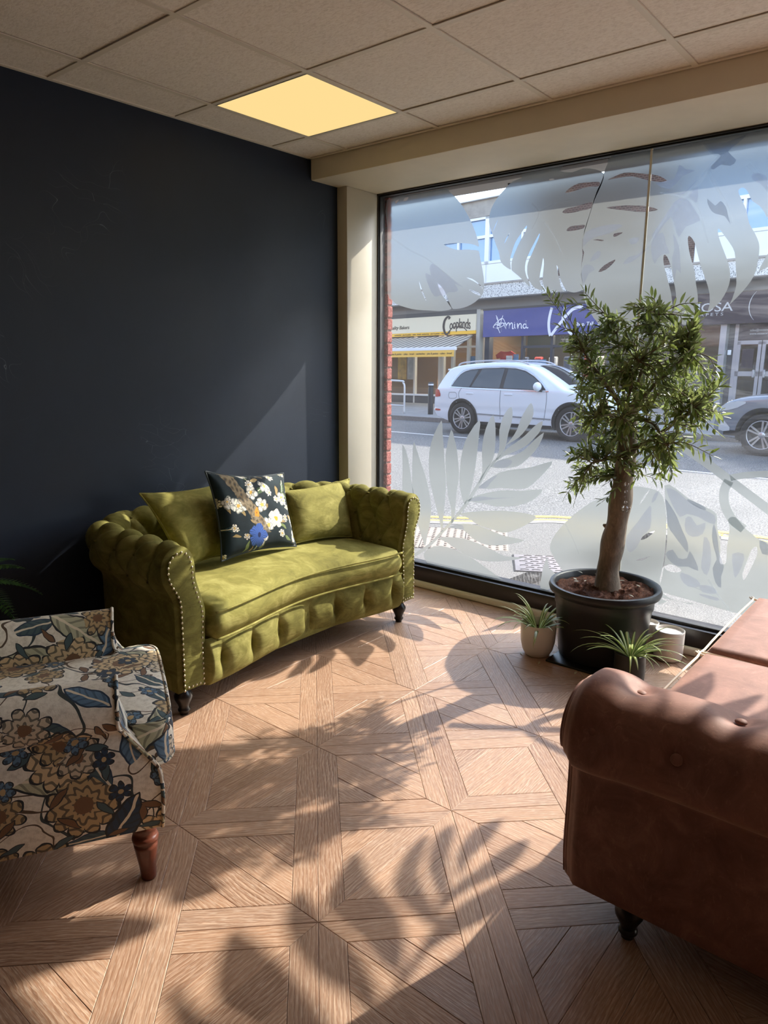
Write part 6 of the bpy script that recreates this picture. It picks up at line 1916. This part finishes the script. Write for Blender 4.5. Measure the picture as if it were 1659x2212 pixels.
white_cup((-1.118, 3.452, 0), 'white cylinder pot right of the olive tree pot, one behind', 0.72)
wh = bbox_obj('white_box', (-1.545, 3.37, 0.0), (-1.455, 3.48, 0.11), M_wpot, None, 0.008); tag(wh, 'small white pot between the spider plant and the window sill', 'pot')

# ---- fern at the left edge
M_fern = leaf_material('fern_leaf', srgb(30, 52, 24), srgb(44, 74, 32), srgb(70, 104, 44), srgb(60, 88, 44), 0.3)
M_dwood = plain('dark_wood_stand', srgb(40, 26, 20), 0.45, var=0.2)
st_ = empty('plant_stand', (-2.82, 0.93, 0), 0, 'dark wooden plant stand behind the armchair', 'stand')
MB().lathe([(0.13, 0.44), (0.14, 0.447), (0.14, 0.462), (0.135, 0.466)], 28).build('top', M_dwood, st_)
for k in range(3):
    a = 2 * PI * k / 3 + 0.5; MB().tube([(0.09 * math.cos(a), 0.09 * math.sin(a), 0.44), (0.12 * math.cos(a), 0.12 * math.sin(a), 0.0)], 0.014, 8).build('leg', M_dwood, st_)
fern = empty('potted_fern', (-2.82, 0.93, 0.467), 0, 'green fern whose fronds reach in at the left edge', 'potted plant')
MB().lathe([(0.0, 0.0), (0.07, 0.0), (0.09, 0.11), (0.095, 0.13), (0.088, 0.13), (0.085, 0.11), (0.0, 0.11)], 28, cap=False).build('pot', M_dwood, fern, auto=50)
fr_ = [(0.7, 0.30, 0.85), (0.25, 0.34, 0.45), (1.15, 0.32, 0.35), (1.9, 0.30, 0.7), (-0.6, 0.28, 0.6), (-1.4, 0.26, 0.8), (2.9, 0.22, 0.9), (0.5, 0.30, 0.15)]
for az, L_, el in fr_:
    mb = MB(); p = Vector((0, 0, 0.12)); v = Vector((math.cos(az), math.sin(az), 0)); sd = Vector((-v.y, v.x, 0)); pts = []; e = el
    for i in range(25):
        pts.append(p.copy()); p = p + (v * math.cos(e) + Vector((0, 0, math.sin(e)))) * L_ / 24; e -= 0.05
    mb.tube(pts, 0.0015, 4)
    for i in range(3, 25):
        w_ = 0.055 * math.sin(PI * (0.15 + 0.85 * i / 24)) ** 0.8
        for sg in (1, -1):
            d = (sd * sg * 0.9 + v * 0.35 + Vector((0, 0, -0.15))).normalized(); q = pts[i]; f = v * 0.0055
            mb.add([q - f, q + d * w_ * 0.55 - f * 1.2, q + d * w_, q + d * w_ * 0.55 + f * 1.1, q + f], [(0, 1, 2, 3, 4)])
    mb.build('frond', M_fern, fern, fix=False)

# ------------------------------------------------------------------ cars
def interp(tab, x):
    for (a, b), (c, d) in zip(tab, tab[1:]):
        if x <= c:
            f = min(1, max(0, (x - a) / (c - a))); f2 = f
            return b + (d - b) * f2
    return tab[-1][1]
M_tyre = plain('tyre_rubber', srgb(28, 28, 30), 0.75, var=0.15)
M_alloy = plain('alloy_wheel', srgb(190, 192, 196), 0.3, 0.8)
M_dark = plain('black_car_plastic', srgb(34, 35, 38), 0.6)
M_well = plain('wheel_well', srgb(12, 12, 13), 0.9)
M_chrome = plain('chrome_trim', srgb(200, 202, 206), 0.15, 0.9)
M_cglass, t = material('tinted_car_glass')
t.done(t.bsdf(srgb(44, 54, 62), 0.04, 0, Specular_IOR_Level=0.8))
M_red = plain('red_tail_light', srgb(170, 24, 34), 0.2)
M_lamp = plain('clear_headlight', srgb(210, 216, 222), 0.12, 0.3)
M_seam = plain('panel_gap', srgb(96, 100, 106), 0.7)

def make_car(name, label, body_mat, clad, spokes):
    car = empty(name, (0, 0, 0), 0, label, 'car')
    TOP = smooth_poly([(0.0, 0.70), (0.03, 0.95), (0.10, 1.08), (0.27, 1.36), (0.40, 1.53), (0.55, 1.60), (0.9, 1.655), (1.6, 1.69), (2.2, 1.685), (2.62, 1.63), (2.9, 1.54), (3.3, 1.33), (3.62, 1.15), (3.8, 1.10), (4.2, 1.06), (4.5, 0.99), (4.68, 0.88), (4.77, 0.70), (4.80, 0.55)], 4, closed=False)
    top = [(p.x, p.y) for p in TOP]
    bot = [(0.0, 0.50), (0.12, 0.36), (0.5, 0.27), (4.3, 0.25), (4.68, 0.30), (4.8, 0.42)]
    ra, fa, wr_ = 1.0, 3.893, 0.375
    def W(x, z):
        e = abs(x - 2.4) / 2.4
        pl = 0.965 * (1 - 0.17 * max(0, e - 0.45) ** 2 / 0.3025 - 0.05 * e ** 6)
        if z < 1.06:
            s = pl * (1 - 0.05 * ((z - 0.78) / 0.5) ** 2)
            return s - 0.012 * math.exp(-((z - 0.60) / 0.05) ** 2)
        f = (z - 1.06) / 0.60
        return pl * (0.984 - 0.26 * f - 0.04 * f * f)
    xs_ = np.linspace(0.0, 4.8, 121)
    rows = []; NZ = 26
    for x in xs_:
        zt, zb = interp(top, x), interp(bot, x)
        half = [(0.0, zb), (W(x, zb) * 0.5, zb), (W(x, zb) * 0.93, zb + 0.005)]
        rr = min(0.09, (zt - zb) * 0.25)
        for k in range(NZ):
            z = zb + 0.03 + (zt - rr - zb - 0.03) * k / (NZ - 1); half.append((W(x, z), z))
        wt = W(x, zt - rr)
        for a in (25, 50, 70): half.append((wt - rr * 1.3 * (1 - math.cos(math.radians(a))), zt - rr + rr * 0.93 * math.sin(math.radians(a))))
        half.append((wt * 0.5, zt + 0.010)); half.append((0.0, zt + 0.016))
        rows.append([(x, -y, z) for y, z in half] + [(x, y, z) for y, z in half[::-1]])
    mb = MB(); mb.grid(rows)
    n = len(rows[0]); mb.f.append(tuple(range(n))); mb.f.append(tuple(len(mb.v) - n + k for k in range(n))[::-1])
    keep = []
    for f in mb.f:
        cxx = sum(mb.v[i][0] for i in f) / len(f); cyy = sum(mb.v[i][1] for i in f) / len(f); czz = sum(mb.v[i][2] for i in f) / len(f)
        if len(f) == 4 and abs(cyy) > 0.45 and min(math.hypot(cxx - ra, czz - wr_), math.hypot(cxx - fa, czz - wr_)) < 0.435: continue
        keep.append(f)
    mb.f = keep
    body = mb.build('body', body_mat, car); sharpen(body.data, 50)
    def side_poly(nm, pts, mat, off=0.014, parent=body, sides=(-1, 1), sub=3, smooth=True):
        loop = [(p.x, p.y) for p in smooth_poly(pts, sub)] if smooth else pts
        for sg in sides:
            me = flat_mesh(nm, [loop])
            # refine so it follows the body
            bm = bmesh.new(); bm.from_mesh(me); bmesh.ops.triangulate(bm, faces=bm.faces); bmesh.ops.subdivide_edges(bm, edges=[e for e in bm.edges if e.calc_length() > 0.12], cuts=3, use_grid_fill=True); bm.to_mesh(me); bm.free()
            xform(me, lambda c: Vector((c.x, sg * (W(c.x, c.y) + off), c.y)))
            me.materials.append(mat); link(nm, me, parent)
    def side_line(nm, pts, w, mat, off=0.005, parent=body, smooth=True):
        path = smooth_poly(pts, 4, closed=False) if smooth else [Vector(p) for p in pts]
        for sg in (-1, 1):
            mb = MB(); L = ribbon2d(path, w); n = len(path)
            mb.grid([[(L[i].x, sg * (W(L[i].x, L[i].y) + off), L[i].y), (L[2 * n - 1 - i].x, sg * (W(L[2 * n - 1 - i].x, L[2 * n - 1 - i].y) + off), L[2 * n - 1 - i].y)] for i in range(n)])
            mb.build(nm, mat, parent, smooth=False)
    # side glass: one dark band with three panes on it
    def dens(pts, d=0.05):
        out = []
        for p, q in zip(pts, pts[1:] + pts[:1]):
            n_ = max(1, int(math.hypot(q[0] - p[0], q[1] - p[1]) / d))
            out += [(p[0] + (q[0] - p[0]) * i / n_, p[1] + (q[1] - p[1]) * i / n_) for i in range(n_)]
        return out
    def glass(nm, pts, mat, off):
        loop = dens(pts)
        zs_ = [p[1] for p in loop]
        for sg in (-1, 1):
            mb = MB(); rws = []
            xa, xb_ = min(p[0] for p in loop), max(p[0] for p in loop)
            for i in range(41):
                x = xa + 1e-4 + (xb_ - xa - 2e-4) * i / 40; hits = []
                for (x1, z1), (x2, z2) in zip(loop, loop[1:] + loop[:1]):
                    if (x1 > x) != (x2 > x): hits.append(z1 + (z2 - z1) * (x - x1) / (x2 - x1))
                if len(hits) < 2: continue
                lo_, hi_ = min(hits), max(hits)
                rws.append([(x, sg * (W(x, lo_ + (hi_ - lo_) * j / 10) + off), lo_ + (hi_ - lo_) * j / 10) for j in range(11)])
            mb.grid(rws); mb.build(nm, mat, body)
    UP = [(0.70, 1.26), (0.80, 1.40), (0.92, 1.48), (1.10, 1.525), (1.5, 1.56), (2.0, 1.572), (2.35, 1.555), (2.62, 1.50), (2.88, 1.38), (3.12, 1.22), (3.26, 1.085)]
    def up(x): return interp(UP, x)
    def low(x): return 1.118 - (x - 0.62) * 0.014
    glass('window_band', [(0.62, low(0.62))] + UP + [(x, low(x)) for x in (2.9, 2.3, 1.7, 1.1)], M_dark, 0.006)
    for xa, xb_, sl0, sl1 in ((0.65, 1.20, 0.0, 0.13), (1.25, 2.05, 0.18, 0.0), (2.15, 3.10, 0.0, 0.0)):
        n_ = 12; top_ = []; 
        for i in range(n_ + 1):
            x = xa + sl0 + (xb_ + sl1 - xa - sl0) * i / n_
            if x > 0.66: top_.append((x, up(x) - 0.022))
        glass('side_window', [(xa, low(xa) + 0.012)] + top_ + [(xb_, low(xb_) + 0.012)], M_cglass, 0.010)
    side_line('window_trim', [(0.58, 1.12), (0.66, 1.28), (0.84, 1.49), (1.1, 1.555), (1.7, 1.60), (2.3, 1.59), (2.66, 1.52), (3.0, 1.34), (3.3, 1.10)], 0.022, M_chrome if not clad else M_dark, 0.016)
    side_line('window_trim', [(0.58, 1.115), (1.6, 1.085), (2.6, 1.065), (3.34, 1.06)], 0.022, M_chrome if not clad else M_dark, 0.016)
    # seams
    side_line('panel_seam', [(2.10, 1.08), (2.09, 0.8), (2.10, 0.40)], 0.010, M_seam)
    side_line('panel_seam', [(3.28, 1.06), (3.30, 0.85), (3.24, 0.42)], 0.010, M_seam)
    side_line('panel_seam', [(0.98, 1.10), (0.90, 0.98), (0.93, 0.85), (1.05, 0.82)], 0.010, M_seam)
    side_line('fuel_flap', [(0.58, 0.98), (0.80, 0.98), (0.82, 0.86), (0.62, 0.84), (0.56, 0.90), (0.58, 0.98)], 0.008, M_seam)
    side_line('sill_trim', [(1.46, 0.50), (2.4, 0.475), (3.42, 0.455)], 0.030 if not clad else 0.10, M_chrome if not clad else M_dark, 0.012, smooth=False)
    side_line('sill_dark_strip', [(1.44, 0.285), (2.4, 0.28), (3.42, 0.28)], 0.07, M_dark, 0.004, smooth=False)  # dark strip along the bottom of the sill
    for x in (1.12, 2.20):
        for sg in (-1, 1):
            y = W(x, 0.97); o = bbox_obj('door_handle', (x, -0.018, 0.955), (x + 0.22, 0.022, 0.985), body_mat, body, 0.012, 2); o.location = (0, sg * y, 0)
    # arches
    for ax in (ra, fa):
        for sg in (-1, 1):
            rws = []
            for i in range(33):
                a = math.radians(-18 + 216 * i / 32)
                q = []
                for r_ in (0.40, 0.425, 0.48 if clad else 0.465):
                    x, z = ax + r_ * math.cos(a), wr_ + r_ * math.sin(a) * 1.02
                    z = max(z, 0.25); q.append((x, sg * (W(x, z) + (0.012 if r_ > 0.41 else -0.02)), z))
                rws.append(q)
            MB().grid(rws).build('arch_trim', M_dark, body)
            wl = MB()
            rws = []
            for i in range(25):
                a = math.radians(-20 + 220 * i / 24); x, z = ax + 0.435 * math.cos(a), wr_ + 0.435 * math.sin(a)
                rws.append([(x, sg * 0.98 * W(x, max(z, .3)), z), (x, sg * 0.50, z)])
            wl.grid(rws); wl.add([(ax - 0.45, sg * 0.50, 0.1), (ax + 0.45, sg * 0.50, 0.1), (ax + 0.45, sg * 0.50, 0.85), (ax - 0.45, sg * 0.50, 0.85)], [(0, 1, 2, 3)])
            wl.build('wheel_well', M_well, body)
    # windscreen, rear window
    def top_glass(nm, xa, xb_, wy0, wy1):
        rws = []
        for i in range(15):
            f = i / 14; x = xa + (xb_ - xa) * f; wy = wy0 + (wy1 - wy0) * f
            rws.append([(x, wy * y, interp(top, x) + 0.022 - 0.045 * abs(y) ** 3) for y in np.linspace(-1, 1, 17)])
        MB().grid(rws).build(nm, M_cglass, body)
    top_glass('windscreen', 2.74, 3.56, 0.56, 0.72); top_glass('rear_window', 0.16, 0.42, 0.66, 0.60)
    # bonnet line, roof rails, spoiler, mirrors
    for sg in (-1, 1):
        MB().tube(smooth_poly([(0.62, sg * 0.585, 1.615), (0.80, sg * 0.60, 1.69), (1.6, sg * 0.61, 1.735), (2.3, sg * 0.60, 1.715), (2.62, sg * 0.575, 1.635)], 5, closed=False), 0.017, 8).build('roof_rail', M_chrome if not clad else M_dark, body)
        m = MB().sphere((0, 0, 0), 0.12, 8, 14, (0.75, 0.95, 0.85)).build('wing_mirror', body_mat, body); m.location = (3.10, sg * 1.04, 1.16)
        MB().tube([(3.16, sg * 0.90, 1.06), (3.13, sg * 1.0, 1.09)], 0.03, 8).build('mirror_arm', M_dark, body)
        # lamps
        mb = MB(); mb.grid([[(x, sg * (W(x, z) + 0.006), z) for z in np.linspace(z0, z1, 6)] for x, z0, z1 in ((0.05, 0.86, 1.03), (0.12, 0.86, 1.05), (0.20, 0.87, 1.03), (0.26, 0.88, 0.93))]); mb.build('tail_light', M_red, body)
        mb = MB(); mb.grid([[(x, sg * (W(x, z) + 0.006), z) for z in np.linspace(z0, z1, 5)] for x, z0, z1 in ((0.04, 0.52, 0.57), (0.16, 0.52, 0.57), (0.26, 0.53, 0.56))]); mb.build('rear_reflector', M_red, body)
        mb = MB(); mb.grid([[(x, sg * (W(x, z) + 0.006), z) for z in np.linspace(z0, z1, 6)] for x, z0, z1 in ((4.22, 0.93, 0.96), (4.36, 0.85, 0.97), (4.52, 0.80, 0.94), (4.66, 0.78, 0.87))]); mb.build('headlight', M_lamp, body)
        mb = MB(); mb.grid([[(x, sg * (W(x, z) + 0.008), z) for z in np.linspace(z0, z1, 5)] for x, z0, z1 in ((4.48, 0.42, 0.48), (4.60, 0.40, 0.60), (4.70, 0.42, 0.60))]); mb.build('bumper_vent', M_dark if not clad else M_lamp, body)
    mb = MB(); mb.grid([[(4.795 + 0.012 - 0.03 * abs(y) ** 2, y * 0.55, z) for z in (0.55, 0.68, 0.80)] for y in np.linspace(-1, 1, 11)]); mb.build('grille', M_dark, body)
    sp_ = bbox_obj('roof_spoiler', (0.30, -0.60, 1.50), (0.56, 0.60, 1.545), body_mat, body, 0.015)
    if clad: side_line('lower_cladding', [(0.1, 0.40), (2.4, 0.36), (4.6, 0.38)], 0.10, M_dark, 0.006)
    # wheels
    ty = MB().lathe([(0.24, -0.09), (0.30, -0.118), (0.350, -0.115), (0.372, -0.09), (0.375, -0.05), (0.375, 0.05), (0.372, 0.09), (0.350, 0.115), (0.30, 0.118), (0.262, 0.105), (0.256, 0.08)], 40, Matrix.Rotation(PI / 2, 4, 'X'), cap=False).mesh('wheel'); ty.materials.append(M_tyre)
    rm = MB().lathe([(0.262, 0.10), (0.258, 0.106), (0.246, 0.104), (0.240, 0.06), (0.09, 0.045), (0.0, 0.045)], 40, Matrix.Rotation(PI / 2, 4, 'X'), cap=False).mesh('rim'); rm.materials.append(M_dark)
    lip = MB().lathe([(0.262, 0.098), (0.262, 0.110), (0.246, 0.110), (0.244, 0.09)], 40, Matrix.Rotation(PI / 2, 4, 'X'), cap=False).mesh('rim_lip'); lip.materials.append(M_alloy)
    spk = MB()
    for s_ in (-1, 1):
        a0 = 0.17 * s_
        spk.add([(0.012 * s_ - 0.016, -0.085, 0.03), (0.012 * s_ + 0.016, -0.085, 0.03), (0.25 * math.sin(a0) + 0.017, -0.105, 0.25 * math.cos(a0)), (0.25 * math.sin(a0) - 0.017, -0.105, 0.25 * math.cos(a0)),
                 (0.012 * s_ - 0.016, -0.06, 0.03), (0.012 * s_ + 0.016, -0.06, 0.03), (0.25 * math.sin(a0) + 0.017, -0.07, 0.25 * math.cos(a0)), (0.25 * math.sin(a0) - 0.017, -0.07, 0.25 * math.cos(a0))],
                [(0, 1, 2, 3), (4, 7, 6, 5), (0, 4, 5, 1), (1, 5, 6, 2), (2, 6, 7, 3), (3, 7, 4, 0)])
    spk = spk.mesh('spoke', False); spk.materials.append(M_alloy)
    hub = MB().lathe([(0.0, 0.098), (0.045, 0.096), (0.06, 0.085), (0.062, 0.05)], 20, Matrix.Rotation(PI / 2, 4, 'X'), cap=False).mesh('hub_cap'); hub.materials.append(M_alloy)
    for ax in (ra, fa):
        for sg in (-1, 1):
            w_ = link('wheel', ty, car); w_.location = (ax, sg * 0.835, wr_)
            if sg > 0: w_.rotation_euler = (0, 0, PI)
            link('rim', rm, w_); link('rim_lip', lip, w_); link('hub_cap', hub, w_)
            for k in range(spokes):
                o = link('spoke', spk, w_); o.rotation_euler = (0, 2 * PI * k / spokes + 0.2, 0)
    return car
M_wcar = plain('white_car_paint', srgb(226, 236, 246), 0.2, Coat_Weight=0.6)
M_gcar = plain('grey_blue_car_paint', srgb(128, 136, 148), 0.25, 0.3, Coat_Weight=0.6)
wc = make_car('white_suv', 'white estate style four wheel drive car parked across the street', M_wcar, False, 6)
wc.location = S(-10.69 - 1.0, 14.70, G0); wc.rotation_euler = (0, -SLOPE, YAW + math.radians(1.5))
gc = make_car('grey_suv', 'grey car with dark wheel arch cladding parked at the right edge', M_gcar, True, 5)
gc.location = S(-4.01 + 3.893, 14.90, G0); gc.rotation_euler = (0, SLOPE, YAW + PI)
